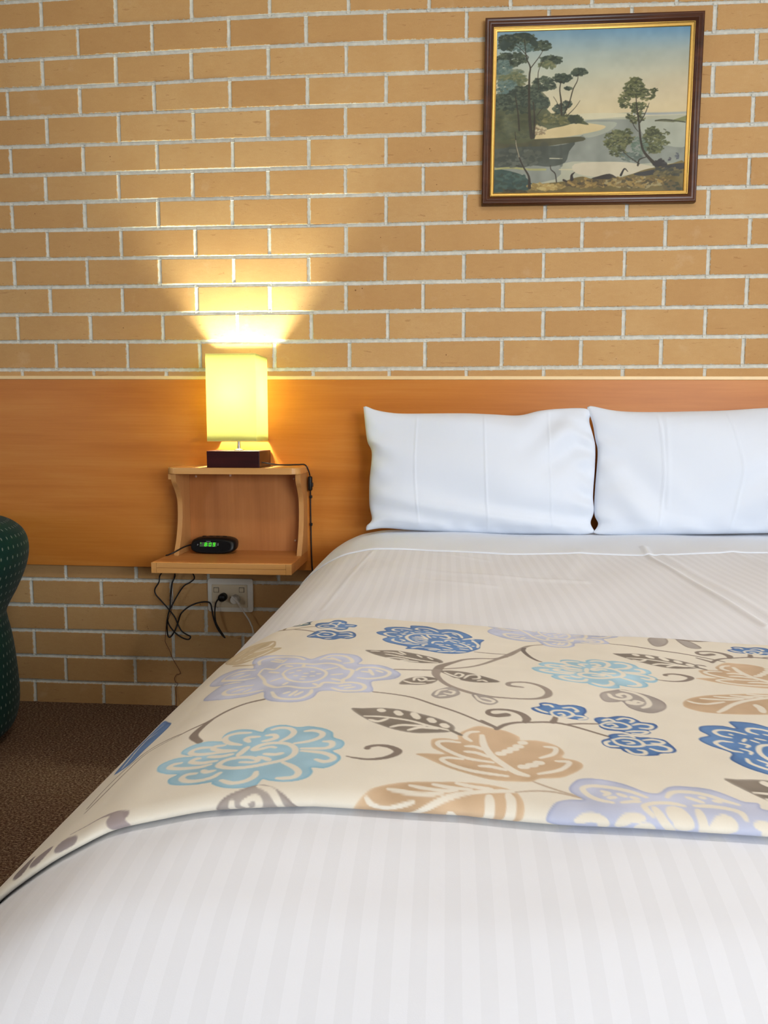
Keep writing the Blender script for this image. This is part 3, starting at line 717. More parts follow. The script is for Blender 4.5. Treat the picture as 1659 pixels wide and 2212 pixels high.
# turned-down sheet band across the head of the cover
fx = np.array([1.0, 1.227, 1.439, 1.665, 2.0, 2.299, 3.0]); fy = np.array([-.52, -.525, -.535, -.570, -.553, -.52, -.52])
b2 = np.linspace(0, 1, 130); av2 = arange_mix(-SMAX*.86, WTOP+SMAX*.86, -.30, .80, .004, .012)
Y0 = YF+_dd[0]
lowb = np.interp(cross(av2)[0], fx, fy)-Y0
BB2 = lowb[:, None]+(LBED+.39-lowb[:, None])*b2[None]
AA2 = np.repeat(av2[:, None], len(b2), 1)
edge = np.clip((BB2-lowb[:, None])/.008, 0, 1); off = .0008+.0026*np.sqrt(edge)
P2 = offset_surface(surf(AA2, BB2), off)
band = grid_mesh('turned_down_sheet', P2, M['sheet'], None, uv=np.stack([AA2, BB2], -1))
sd = band.modifiers.new('thickness', 'SOLIDIFY'); sd.thickness = .0008; sd.offset = -1
tag(band, 'plain white sheet turned down over the cover below the pillows', 'sheet')

# ------------------------------------------------------------------ bed runner with its printed pattern
RT = .013
def surf_height(x, y):   # top height at plan position, cloth + runner
    a = a_of_x(x); s = np.clip(-a, 0, None); hx = np.interp(s, _ss, _hh)
    d = np.clip(np.asarray(y)-YF, 0, None); hy = np.where(d < _dd[0], np.interp(d, _dd[::-1], _hh[::-1]), 0)
    drop = (hx**2.6+hy**2.6)**(1/2.6)
    z = ZT-drop+lowfreq(x, y)*np.clip(1-drop/.1, 0, 1)+RT*.85
    return np.where((x < XL) | (y < YF), -1, z)
def on_runner(px, py):
    d = ray(px, py); ts = np.linspace(.3, 2.6, 1400); P = CAM+d*ts[:, None]
    g = P[:, 2]-surf_height(P[:, 0], P[:, 1]); i = np.argmax(g < 0)
    if g[i] >= 0: i = len(ts)-1
    t0, t1 = ts[i-1], ts[i]; f = g[i-1]/(g[i-1]-g[i]+1e-12); Q = CAM+d*(t0+(t1-t0)*f)
    return np.array([a_of_x(Q[0]), Q[1]])
CR = {'6': (400, 1300, 2.5136), '7': (1000, 1320, 2.5175), 'A': (340, 1560, 3.95), 'B': (760, 1560, 3.190), 'D': (800, 1330, 6.381),
      'T': (1040, 1500, 3.770), 'G': (780, 1370, 3.770), 'L': (1180, 1670, 3.4635), 'S': (1270, 1370, 4.265), 'C': (400, 1310, 4.1475), 'P': (0, 0, 1.)}
def T_(cr, pts):
    ox, oy, s = CR[cr]; return np.array([on_runner(ox+x/s, oy+y/s) for x, y in pts])
CREAM = (224, 218, 204)
DK, ST, GR, TAN, LAV, LBL, BLU = (122, 112, 100), (128, 115, 104), (166, 158, 152), (196, 168, 136), (188, 194, 216), (158, 196, 215), (78, 122, 178)
def W_(cr, lst, w=4.): return [('s', T_(cr, p), w, CREAM) for p in lst]
def fill(cr, pts, c, e): return ('f', T_(cr, pts), c, e)
def line(cr, pts, w, c=ST): return ('s', T_(cr, pts), w, c)
lav = [fill('6', [(1170,405),(1140,430),(1060,440),(1010,450),(1020,500),(940,505),(860,505),(800,495),(730,500),(700,530),(640,552),(560,558),(480,552),(440,535),(438,500),(400,510),(330,525),(200,537),(125,535),(130,515),(190,470),(240,445),(330,440),(230,452),(155,452),(165,425),(220,385),(300,362),(380,365),(375,330),(400,300),(470,290),(560,295),(640,305),(690,322),(740,305),(800,290),(880,293),(940,305),(965,330),(945,350),(1050,355),(1120,375)], LAV, (160, 168, 200))]
lav += W_('6', [[(415,345),(415,322),(470,304),(550,303),(620,310),(655,325)],[(740,325),(790,305),(860,305),(900,320),(910,340),(870,345)],[(930,385),(960,370),(1030,370),(1090,385),(1110,400),(1080,420),(1000,430),(940,425)],
 [(800,480),(850,495),(940,495),(975,480),(960,460),(900,450),(830,455)],[(480,500),(500,530),(560,540),(630,535),(680,510),(690,490)],[(430,490),(340,505),(240,510),(230,490),(290,470),(380,460)],[(390,375),(300,380),(240,405),(225,425),(300,430),(390,420)],
 [(410,400),(440,370),(500,375),(540,350),(620,345),(700,350),(780,345),(840,355),(870,375),(910,385),(890,420),(860,435),(850,455),(760,450),(720,475),(640,480),(560,470),(500,475),(450,455),(440,430),(410,400)]], 5.)
lav += W_('6', [[(540,400),(570,378),(650,365),(720,372),(770,395),(750,425),(690,445),(610,445),(560,430),(540,400)]], 4.)
lav += W_('6', [[(575,398),(595,394)],[(615,385),(635,384)],[(650,400),(670,400)],[(690,390),(705,390)],[(640,417),(660,418)],[(598,412),(614,413)],[(685,415),(705,414)],[(720,403),(738,402)],[(630,430),(650,431)]], 4.)
lav += W_('6', [[(800,430),(850,440)],[(770,380),(830,368)],[(800,408),(855,404)],[(520,395),(470,388)],[(530,425),(480,440)],[(650,352),(650,362)],[(560,450),(540,462)],[(700,455),(720,465)],[(590,362),(560,356)],
 [(480,325),(530,335)],[(500,315),(545,327)],[(560,320),(540,337)],[(770,320),(830,325)],[(800,315),(850,335)],[(960,390),(1010,395)],[(1000,380),(1020,410)],[(1040,385),(1070,395)],[(840,470),(900,465)],[(870,482),(920,475)],[(540,510),(570,500)],[(570,522),(610,495)],[(600,520),(640,500)],[(270,495),(330,480)],[(330,497),(370,480)],[(270,402),(330,392)],[(300,417),(360,402)]], 4.5)
lbl = [fill('A', [(25,420),(40,380),(100,345),(200,315),(330,305),(230,285),(240,250),(330,205),(450,178),(580,180),(570,150),(620,105),(720,80),(820,85),(900,105),(930,75),(1010,50),(1100,45),(1200,65),(1300,58),(1420,75),(1500,110),(1510,155),(1580,180),(1600,210),(1570,250),(1500,272),(1560,310),(1560,350),(1500,395),(1420,420),(1320,415),(1330,450),(1290,495),(1200,525),(1080,535),(960,525),(900,515),(850,565),(760,585),(650,590),(550,580),(480,550),(480,535),(380,550),(250,555),(150,550),(112,530),(120,495),(190,460),(110,455),(50,440)], LBL, (130, 182, 208))]
lbl += W_('A', [[(800,110),(690,115),(610,140),(600,175),(640,200),(720,215)],[(870,145),(800,150),(770,165),(790,190)],[(940,135),(1000,130),(1015,155),(960,175),(910,185)],[(985,85),(1050,70),(1130,75),(1170,105),(1140,145),(1060,185)],
 [(1270,100),(1340,95),(1410,115),(1400,150),(1310,185),(1180,205)],[(1430,190),(1490,195),(1490,230),(1420,250),(1240,250)],[(1240,270),(1400,285),(1490,315),(1500,345),(1430,365),(1360,345)],[(1080,370),(1160,405),(1210,450),(1180,490),(1100,505),(1030,505)],
 [(850,450),(830,490),(750,530),(640,545),(560,520)],[(550,455),(480,495),(370,520),(270,520),(230,495),(270,465),(350,455)],[(470,380),(380,400),(220,410),(130,400),(150,375),(220,360)],[(520,350),(400,365),(310,355),(340,330),(380,325)],
 [(470,230),(380,235),(320,255),(310,280),(400,290),(650,270)],[(590,215),(510,225),(500,245),(560,260),(680,265)],[(410,430),(440,445),(500,435)],[(460,312),(560,312),(650,295)]], 6.)
lbl += W_('A', [[(1010,240),(960,235),(850,260),(830,250),(900,215),(1010,200),(1120,210),(1180,250),(1170,300),(1090,345),(960,375),(800,405),(680,415),(590,410),(540,390),(590,350),(700,325),(800,325),(860,345),(830,365),(720,365)],[(780,235),(740,270),(700,305)],[(870,320),(930,335),(960,350)],[(920,295),(1010,300),(1070,290)]], 6.)
tan1 = [fill('B', [(440,240),(520,235),(640,240),(560,200),(545,160),(560,135),(640,130),(730,140),(730,105),(780,75),(870,45),(960,60),(1060,80),(1150,120),(1160,145),(1260,145),(1360,165),(1430,195),(1465,235),(1450,265),(1540,285),(1590,310),(1590,340),(1530,375),(1440,405),(1300,410),(1240,430),(1130,430),(980,420),(830,385),(680,340),(580,300),(490,260)], TAN, (208, 184, 154))]
tan1 += W_('B', [[(870,85),(810,90),(780,120),(820,150)],[(740,160),(660,150),(600,155),(600,180),(680,225),(800,270),(970,298)],[(760,275),(660,265),(620,280),(700,320),(850,360),(1070,392)],[(1330,190),(1400,200),(1390,240),(1300,268)],[(1410,290),(1500,300),(1440,350),(1290,378)]], 5.)
tan1 += W_('B', [[(895,110),(910,180),(960,250),(1040,310),(1130,365),(1210,390)]], 7.)
tan1 += W_('B', [[(785,185),(850,190),(920,215)],[(780,222),(860,232),(940,260)],[(880,322),(960,328),(1060,350)]], 5.)
tan1 += W_('B', [[(1010,237),(1040,238)],[(1055,222),(1085,222)],[(1090,205),(1130,205)],[(1130,185),(1160,188)],[(1165,162),(1185,162)],[(1165,328),(1205,330)],[(1215,318),(1265,318)],[(1270,302),(1305,303)]], 8.)
tan2 = [fill('B', [(-5,610),(0,580),(40,530),(130,480),(240,450),(380,432),(560,430),(740,432),(900,445),(1020,465),(1130,500),(1180,560),(1190,600),(1170,650),(1100,700),(900,745),(650,752),(350,740),(120,700),(30,650)], TAN, (208, 184, 154))]
tan2 += W_('B', [[(100,515),(140,545),(230,565),(330,555),(420,540)],[(250,480),(350,495),(480,510),(620,508)],[(400,455),(500,475),(640,492),(720,490)],[(560,448),(680,470),(820,485)],[(720,440),(840,465),(960,480)]], 5.)
tan2 += W_('B', [[(1170,500),(1000,495),(820,505),(650,530),(540,560),(440,600),(330,660),(250,700)]], 6.)
tan2 += W_('B', [[(945,530),(950,580),(940,640),(900,690)],[(1080,520),(1100,570),(1085,640),(1040,700)],[(680,600),(690,650),(670,710)]], 8.)
tan2 += [line('B', [(1130,503),(1250,495),(1370,500),(1480,520),(1600,550)], 2.2, (186, 168, 148)), line('B', [(1250,430),(1330,460),(1450,500),(1600,545)], 2.2, (186, 168, 148))]
dk1 = [fill('6', [(902,595),(960,592),(1060,590),(1160,598),(1270,620),(1380,650),(1450,680),(1465,705),(1440,722),(1340,728),(1240,728),(1140,710),(1050,680),(980,650)], DK, (150, 142, 132))]
dk1 += W_('6', [[(975,635),(1080,640),(1220,660),(1330,690),(1440,715)]], 4.)
dk1 += W_('6', [[(1060,600),(1075,608)],[(1150,610),(1170,628)],[(1240,620),(1265,648)],[(1330,650),(1350,668)],[(1400,680),(1420,695)]], 8.)
dk1 += W_('6', [[(1005,655),(1050,665),(1100,650)],[(1120,695),(1180,685),(1300,690)],[(1215,712),(1280,698),(1370,705)]], 5.)
dk1 += [line('6', [(1440,712),(1475,728),(1500,740)], 4., DK)]
curl = [line('6', [(878,856),(930,866),(1000,872),(1080,865),(1140,845),(1155,825),(1110,803),(1050,796),(1000,803),(990,812)], [1.5, 3, 3.5, 5, 7, 8, 6, 4.5, 5, 6], ST)]
stemA = [line('6', [(1020,502),(1130,515),(1240,535),(1360,575),(1480,615),(1600,665),(1659,690)], [2.2, 2.5, 2.8, 3, 2.8, 2.6, 2.2])]
stemB = [line('6', [(440,540),(330,565),(230,605),(130,660),(0,720)], [4.5, 4.5, 4.5, 3.5, 3.]), line('6', [(160,645),(100,690),(60,735),(90,768)], [4, 7, 9, 7]), line('P', [(400,1586),(340,1612),(290,1650),(240,1698),(200,1742)], [3, 2.6, 2.4, 2., 2.]), line('P', [(395,1590),(330,1622),(285,1662),(235,1712),(195,1752)], 2.)]
branch = [line('G', [(1185,172),(1050,165),(920,152)], 2.8), line('G', [(270,305),(400,308),(590,312)], 3.), line('G', [(1480,82),(1400,88),(1340,102),(1270,140),(1200,178),(1110,215),(980,265),(850,290),(650,303)], [3, 3.5, 6, 7, 9, 6, 4.5, 4, 3.5], (150,138,126)),
 line('G', [(1180,195),(1080,212),(960,212),(840,222),(760,245),(690,265),(640,285),(615,320)], [5, 4, 4, 5, 6, 9, 11, 12], (140,128,116)), line('G', [(1325,115),(1320,140),(1370,190),(1430,225),(1465,236)], [6, 6, 5, 4, 3.], (110,98,88)),
 line('G', [(615,315),(610,350),(650,395),(720,440),(830,480),(960,515),(1100,535),(1300,548),(1440,545),(1515,520),(1515,480),(1450,440),(1350,415),(1250,412),(1200,420),(1210,440),(1310,453)], [12, 9, 6, 6, 6, 6, 4, 3.5, 5, 8, 8, 6, 5, 4.5, 6, 6, 4.], (152,140,130)),
 fill('G', [(38,143),(130,145),(270,145),(400,165),(540,195),(640,225),(665,250),(600,255),(440,250),(280,225),(150,195),(80,170)], DK, (150,142,132)), fill('G', [(640,320),(720,315),(860,330),(1000,365),(1132,408),(1020,415),(900,410),(790,388),(700,350)], DK, (140,130,120)),
 fill('G', [(308,424),(360,385),(460,365),(560,368),(625,388),(580,420),(480,432),(380,430)], DK, (140,130,120)), fill('G', [(575,510),(620,475),(740,450),(800,485),(800,515),(720,540),(640,545),(590,530)], GR, (150,142,136)), fill('G', [(905,510),(1000,515),(1090,550),(1115,575),(1060,598),(980,585),(930,550)], GR, (150,142,136))]
branch += W_('G', [[(85,152),(150,155)],[(190,158),(270,165),(340,185)],[(200,178),(330,200),(480,230),(620,250)],[(310,155),(360,180)],[(455,185),(490,205)],[(540,205),(580,225)],[(200,210),(280,210),(380,225)],[(320,230),(380,235),(460,243)]], 3.6)
branch += W_('G', [[(680,330),(740,355),(800,370),(830,350),(790,338),(765,350)],[(840,380),(880,355),(950,355),(960,380),(910,385)],[(770,380),(800,388)],[(950,400),(990,395),(1025,408)],[(350,400),(420,418),(520,420)],[(430,395),(440,375),(500,372),(530,388),(490,400),(465,385)],[(600,395),(540,400)],
 [(610,515),(640,480),(700,470)],[(680,500),(740,510),(760,490),(720,480)],[(640,525),(690,520)],[(930,520),(970,560),(1050,580),(1080,565),(1020,545),(980,540)]], 3.8)
dbl = [fill('D', [(85,230),(130,212),(220,200),(190,175),(230,150),(330,142),(460,145),(550,158),(555,122),(660,122),(780,132),(880,158),(950,180),(1060,175),(1180,188),(1290,225),(1370,265),(1400,295),(1330,310),(1270,318),(1400,318),(1562,330),(1520,370),(1510,420),(1500,460),(1420,495),(1300,530),(1150,545),(960,535),(760,500),(600,480),(480,475),(510,445),(380,415),(240,380),(175,345),(175,325),(240,295),(130,262)], BLU, (44, 84, 142))]
dbl += W_('D', [[(400,210),(330,200),(310,180),(370,168),(470,172),(570,190)],[(680,190),(630,175),(670,158),(780,165),(870,190),(930,218)],[(990,232),(1080,220),(1180,235),(1240,270),(1260,305)],[(340,290),(260,280),(200,245),(270,230),(360,235)],[(320,325),(310,350),(400,380),(520,400),(660,408)],
 [(1270,330),(1340,322),(1420,325)],[(1400,340),(1450,380),(1480,410),(1470,450)],[(570,460),(640,448),(720,450)]], 4.4)
dbl += W_('D', [[(770,385),(650,385),(560,355),(500,310),(520,275),(600,250),(740,248),(900,260),(1040,275),(1090,305),(1040,318),(960,300)]], 5.)
dbl += W_('D', [[(580,300),(700,315),(790,335)],[(580,325),(700,335),(780,350)],[(620,285),(700,298),(780,325)],[(700,268),(750,300),(790,320)],[(780,262),(800,290),(830,310)],[(860,290),(900,300)],[(620,350),(690,365),(780,360)],
 [(370,270),(430,285),(400,300)],[(420,240),(480,250),(440,262)],[(520,215),(470,230)],[(620,212),(690,222)],[(740,190),(800,200)],[(770,220),(850,232)],[(410,330),(470,350),(430,362)],[(480,375),(560,385)],[(430,190),(440,195)],[(560,222),(600,235)],
 [(1020,255),(1070,270)],[(1130,240),(1180,262)],[(1120,290),(1190,310)]], 3.6)
dbl += W_('D', [[(850,390),(870,365),(960,360),(990,370)],[(1020,360),(1060,340),(1150,340),(1220,355)],[(1220,380),(1300,410),(1370,450),(1390,480)],[(1100,355),(1180,380)],[(900,400),(1000,410)],[(950,425),(1060,450),(1120,470)],[(1040,410),(1090,420)],[(1150,405),(1260,430)],[(1200,440),(1330,445)],
 [(750,460),(880,470),(960,490)],[(800,485),(900,490)],[(930,515),(1080,510)],[(1000,480),(1100,490)],[(1100,515),(1160,500)],[(1180,515),(1300,515)],[(1270,375),(1290,375)],[(1340,400),(1360,405)],[(1400,360),(1420,350)],[(1400,430),(1420,425)],[(730,430),(720,415),(780,402)],[(1230,470),(1340,480)]], 4.)
def tiny(cr, o, W1, W2, Wr):
    r = [fill(cr, o, BLU, (36, 74, 140))]
    r += W_(cr, W1, 4.2)+W_(cr, W2, 3.4)+W_(cr, Wr, 4.); return r
ty = tiny('T', [(405,130),(470,118),(465,95),(520,88),(600,100),(640,110),(740,108),(830,130),(850,165),(830,190),(865,215),(840,232),(760,228),(680,215),(580,195),(480,175),(415,150)], [[(500,105),(550,108),(575,125)],[(440,135),(480,155),(530,170)],[(660,132),(730,130),(775,155),(760,165)],[(760,195),(830,205),(840,220),(790,225)]], [[(620,180),(650,178),(670,195),(640,200)]], [[(560,165),(600,152),(690,158),(740,185),(710,205),(640,210),(580,190),(560,165)]])
ty += tiny('T', [(915,220),(960,208),(1020,212),(1100,200),(1200,208),(1270,235),(1300,250),(1400,262),(1435,290),(1400,315),(1360,320),(1380,340),(1330,355),(1240,352),(1170,335),(1120,325),(1020,315),(960,290),(950,262),(920,240)], [[(980,238),(1030,225),(1075,240)],[(1100,230),(1160,218),(1230,235),(1210,255)],[(1230,275),(1290,265),(1380,280),(1370,305),(1290,300)],[(1180,330),(1260,325),(1350,330),(1310,348),(1230,345)]], [[(1020,270),(1060,265),(1100,285),(1060,290)]], [[(965,270),(1030,250),(1130,255),(1205,285),(1180,305),(1090,305),(1000,290),(965,270)]])
ty += tiny('T', [(980,400),(1040,380),(1030,360),(1080,345),(1180,350),(1260,372),(1360,378),(1480,395),(1535,430),(1560,450),(1590,485),(1560,505),(1460,510),(1440,525),(1340,528),(1240,520),(1160,490),(1130,470),(1050,462),(990,435)], [[(1120,360),(1200,362),(1245,378)],[(1320,400),(1400,395),(1480,415),(1460,430),(1390,425)],[(1350,440),(1440,440),(1530,465),(1530,490),(1450,490),(1380,470)],[(1180,475),(1240,510),(1330,515),(1330,490),(1280,480)],[(1040,405),(1010,420),(1040,445),(1110,450)]], [[(1150,405),(1210,410),(1240,425),(1190,430)]], [[(1065,395),(1150,380),(1260,395),(1320,430),(1300,450),(1200,450),(1110,430),(1065,395)]])
ty = [line('T', [(120,305),(190,270),(280,252),(380,250),(560,250),(680,268),(820,305),(1030,368)], [5, 5, 4, 3.5, 4, 4, 3.4, 3.]), line('T', [(680,268),(800,262),(950,264)], 3.), line('T', [(575,250),(590,230),(600,205)], [7, 6, 5]), line('T', [(350,248),(365,220),(320,180),(230,152),(120,145),(60,155),(60,180),(120,195),(200,188)], [6, 9, 7, 5, 4.5, 5, 6, 8, 9]), line('T', [(0,235),(70,270),(125,300)], [3, 4, 5])]+ty
gl = [fill('S', [(100,595),(120,560),(200,545),(300,532),(420,555),(560,590),(680,640),(722,685),(700,725),(600,755),(480,740),(370,700),(310,645),(260,650),(150,645)], GR, (148, 138, 134))]
gl += W_('S', [[(185,575),(215,605),(300,625),(370,615),(370,590),(320,572),(270,585),(300,600)],[(300,540),(420,565),(520,610),(560,660),(545,690),(500,705)],[(500,655),(440,640),(410,655),(370,645),(370,660),(430,670),(490,665)]], 6.)
STAMPS = []   # (motif, [offsets])
def anchor(*pts): return [on_runner(*p) for p in pts]
def put(m, a0, others=()):
    A = on_runner(*a0); STAMPS.append((m, [(np.zeros(2), 1., A)]+[(on_runner(*o[:2])-A, o[2] if len(o) > 2 else 1., A) for o in others]))
put(stemA, (1020, 502)); put(stemB, (440, 540)); put(branch, (1200, 1400))
put(lav, (806, 1500), [(1318, 1388, .80)])
put(lbl, (346, 1666), [(1153, 1453, .87)])
put(tan1, (898, 1635), [(1502, 1469)])
put(tan2, (758, 1745), [(1476, 1531)])
put(dk1, (759, 1537), [(1324, 1412, .9), (1564, 1692)])
put(curl, (749, 1640.5), [(1415, 1472)])
put(dbl, (813, 1366), [(1510, 1606)])
put(ty, (1210, 1542), [(1622, 1404)])
put(gl, (1340, 1495), [(563, 1702)])
misc = [line('S', [(200,78),(400,100),(640,140),(860,172),(1080,215),(1260,255)], [2, 3, 3, 3, 2.6, 2.4], (112,98,86)), line('S', [(1000,285),(1040,290),(1085,300)], 3., (112,98,86)),
 fill('S', [(550,30),(600,8),(700,12),(740,50),(710,90),(640,105),(580,80)], GR, (140,130,118)), fill('S', [(800,20),(860,25),(960,60),(1045,110),(1010,125),(920,112),(850,70)], GR, (140,130,118)), line('S', [(770,20),(880,38),(1000,48),(1120,46),(1260,36)], [3, 5, 5, 4, 2], (120,108,98)),
 fill('C', [(1495,52),(1650,60),(1580,82)], GR, (150,140,132)),
 fill('C', [(880,365),(820,400),(740,430),(650,460),(560,495),(470,505),(400,495),(380,470),(420,430),(480,390),(560,345),(650,315),(740,300),(820,298),(820,345),(800,362)], (200,184,152), (186,168,134)),
 line('C', [(450,515),(560,525),(640,525)], 4, (190,174,146)), line('C', [(620,545),(520,548),(420,560),(330,600),(240,660)], [3, 3, 3, 3, 3], (176,160,138)),
 line('C', [(1175,168),(1080,172),(980,188),(860,195),(750,215)], 3., (140,125,100)), line('C', [(980,188),(1080,200),(1170,220)], 2.6), line('C', [(895,190),(920,165),(950,152)], [5, 5, 4], (140,125,100)), line('C', [(750,215),(735,205),(690,208),(600,225),(560,260),(540,290),(590,265),(640,235)], [6, 8, 5, 4, 4, 5, 5, 5], (120,105,85)), line('C', [(740,225),(640,265),(550,320),(470,350)], 4., (140,125,100)),
 line('C', [(930,80),(800,125),(700,165),(610,205)], 5., (150,135,105)),
 line('C', [(430,500),(350,540),(270,590),(190,650)], 4., (196, 184, 164)), line('C', [(420,520),(320,590),(240,650)], 2., (180,165,142)), line('C', [(380,500),(300,550),(220,610)], 2., (186,172,150))]
misc += W_('C', [[(770,365),(700,385),(640,398)],[(800,312),(760,345),(650,388)],[(560,385),(500,420)],[(600,375),(630,358)],[(480,465),(510,455)],[(545,445),(575,435)],[(590,420),(620,412)],[(640,455),(560,475)],[(360,480),(400,505),(450,500)],[(800,380),(720,420),(650,450)]], 4.4)
def tinyC(o, W1, Wr, c=BLU, e=(40, 78, 136)):
    return [fill('C', o, c, e)]+W_('C', W1, 4.)+W_('C', Wr, 4.)
misc += tinyC([(820,160),(850,140),(890,125),(890,108),(960,95),(1030,95),(1060,82),(1140,85),(1162,105),(1130,130),(1135,145),(1080,155),(980,160),(900,155),(860,165)], [[(900,118),(960,108),(1000,112)],[(1030,115),(1060,95),(1110,98),(1100,115)],[(1050,135),(1110,138)],[(860,150),(920,138)]], [[(930,150),(980,132),(1040,130),(1050,145),(990,152)]], (70,104,128), (34,66,88))
misc += tinyC([(1172,155),(1200,135),(1290,130),(1340,110),(1390,108),(1450,125),(1450,145),(1540,158),(1520,180),(1470,178),(1450,200),(1380,207),(1330,190),(1230,188),(1190,178)], [[(1290,150),(1330,130),(1390,130),(1370,155)],[(1400,140),(1430,145)],[(1440,165),(1510,163)],[(1350,185),(1430,190)]], [[(1195,165),(1250,150),(1330,152),(1360,172),(1290,185),(1220,178),(1195,165)],[(1250,165),(1290,168)]])
misc += tinyC([(1100,262),(1140,240),(1180,215),(1240,205),(1310,208),(1380,225),(1480,220),(1530,242),(1530,275),(1470,295),(1400,288),(1340,300),(1260,298),(1200,282),(1130,275)], [[(1120,262),(1170,250)],[(1390,235),(1470,235),(1500,250)],[(1380,262),(1460,260),(1500,270),(1440,282)],[(1260,290),(1310,285)],[(1210,215),(1260,220)]], [[(1185,245),(1240,225),(1310,230),(1345,250),(1300,268),(1220,265),(1185,245)],[(1250,245),(1290,250)]])
# blue flower at the left drop, grey scroll on the front edge
misc += [fill('P', [(258,1668),(280,1640),(310,1605),(340,1575),(362,1553),(374,1556),(378,1562),(350,1590),(320,1618),(290,1648)], BLU, (50, 90, 150)),
 line('P', [(276,1757),(255,1757),(230,1765),(200,1780),(165,1798)], [9, 5, 2.5, 1.6, 1.4], (150,138,138)), line('P', [(262,1775),(258,1762)], [14, 12], (158,146,146)), line('P', [(165,1808),(150,1815)], [12, 14], (150,140,140)), line('P', [(115,1832),(98,1845)], [10, 14], (140,128,128)), line('P', [(80,1850),(62,1870)], [8, 14], (120,108,108))]
misc += W_('P', [[(362,1562),(335,1585),(300,1622)],[(350,1578),(320,1600),(275,1655)]], 3.)
misc += [fill('L', [(5,300),(40,265),(100,235),(180,222),(280,222),(190,170),(175,130),(210,90),(260,66),(350,65),(440,75),(560,100),(650,130),(740,165),(820,178),(860,165),(900,135),(970,122),(1080,128),(1200,142),(1300,170),(1400,210),(1480,240),(1580,250),(1600,290),(1659,305),(1720,330),(1760,400),(1720,470),(1600,520),(1300,540),(900,520),(500,470),(200,400),(20,340)], LAV, (160, 168, 200))]
misc += W_('L', [[(750,205),(640,165),(500,135),(370,120),(300,125),(275,145),(320,190),(400,225),(500,245)],[(905,205),(930,175),(990,163),(1100,170),(1220,195),(1320,230),(1430,260)],[(1030,270),(940,252),(830,248),(750,262),(740,280),(790,315)],[(1110,270),(1240,275),(1370,295),(1450,320),(1480,350)]], 5.)
misc += W_('L', [[(420,160),(470,175),(440,190)],[(540,180),(600,200)],[(640,205),(690,220)],[(470,210),(520,205)],[(570,245),(640,238),(700,238)],[(1050,205),(1110,225),(1170,245)],[(1150,205),(1180,212)],[(1250,232),(1300,240)]], 4.5)
misc += W_('L', [[(810,285),(870,340),(930,385),(970,420)],[(1135,305),(1165,360),(1190,420)]], 7.)
misc += W_('L', [[(950,300),(1010,340),(1030,375)]], 15.)+W_('L', [[(1350,360),(1310,390),(1290,420)]], 17.)
misc += W_('L', [[(240,330),(330,315),(420,335),(440,380)],[(550,360),(610,325),(710,325)],[(700,380),(760,370),(800,400)],[(1570,380),(1640,390),(1659,440)]], 9.)
STAMPS.append((misc, [(np.zeros(2), 1., np.zeros(2))]))

def poly_sd(poly, X, Y):
    """signed distance, positive inside"""
    best = np.full(X.shape, 9.); inside = np.zeros(X.shape, bool); n = len(poly)
    for i in range(n):
        a, b = poly[i], poly[(i+1) % n]; ab = b-a; L2 = ab.dot(ab)+1e-15
        t = np.clip(((X-a[0])*ab[0]+(Y-a[1])*ab[1])/L2, 0, 1)
        best = np.minimum(best, (X-a[0]-t*ab[0])**2+(Y-a[1]-t*ab[1])**2)
        if a[1] != b[1]:
            c = ((a[1] > Y) != (b[1] > Y)) & (X < (b[0]-a[0])*(Y-a[1])/(b[1]-a[1])+a[0]); inside ^= c
    return np.where(inside, 1, -1)*np.sqrt(best)
def stroke_sd(P, W, X, Y):
    out = np.full(X.shape, -9.)
    for i in range(len(P)-1):
        a, b = P[i], P[i+1]; ab = b-a; L2 = ab.dot(ab)+1e-15
        t = np.clip(((X-a[0])*ab[0]+(Y-a[1])*ab[1])/L2, 0, 1)
        out = np.maximum(out, W[i]+(W[i+1]-W[i])*t-np.hypot(X-a[0]-t*ab[0], Y-a[1]-t*ab[1]))
    return out
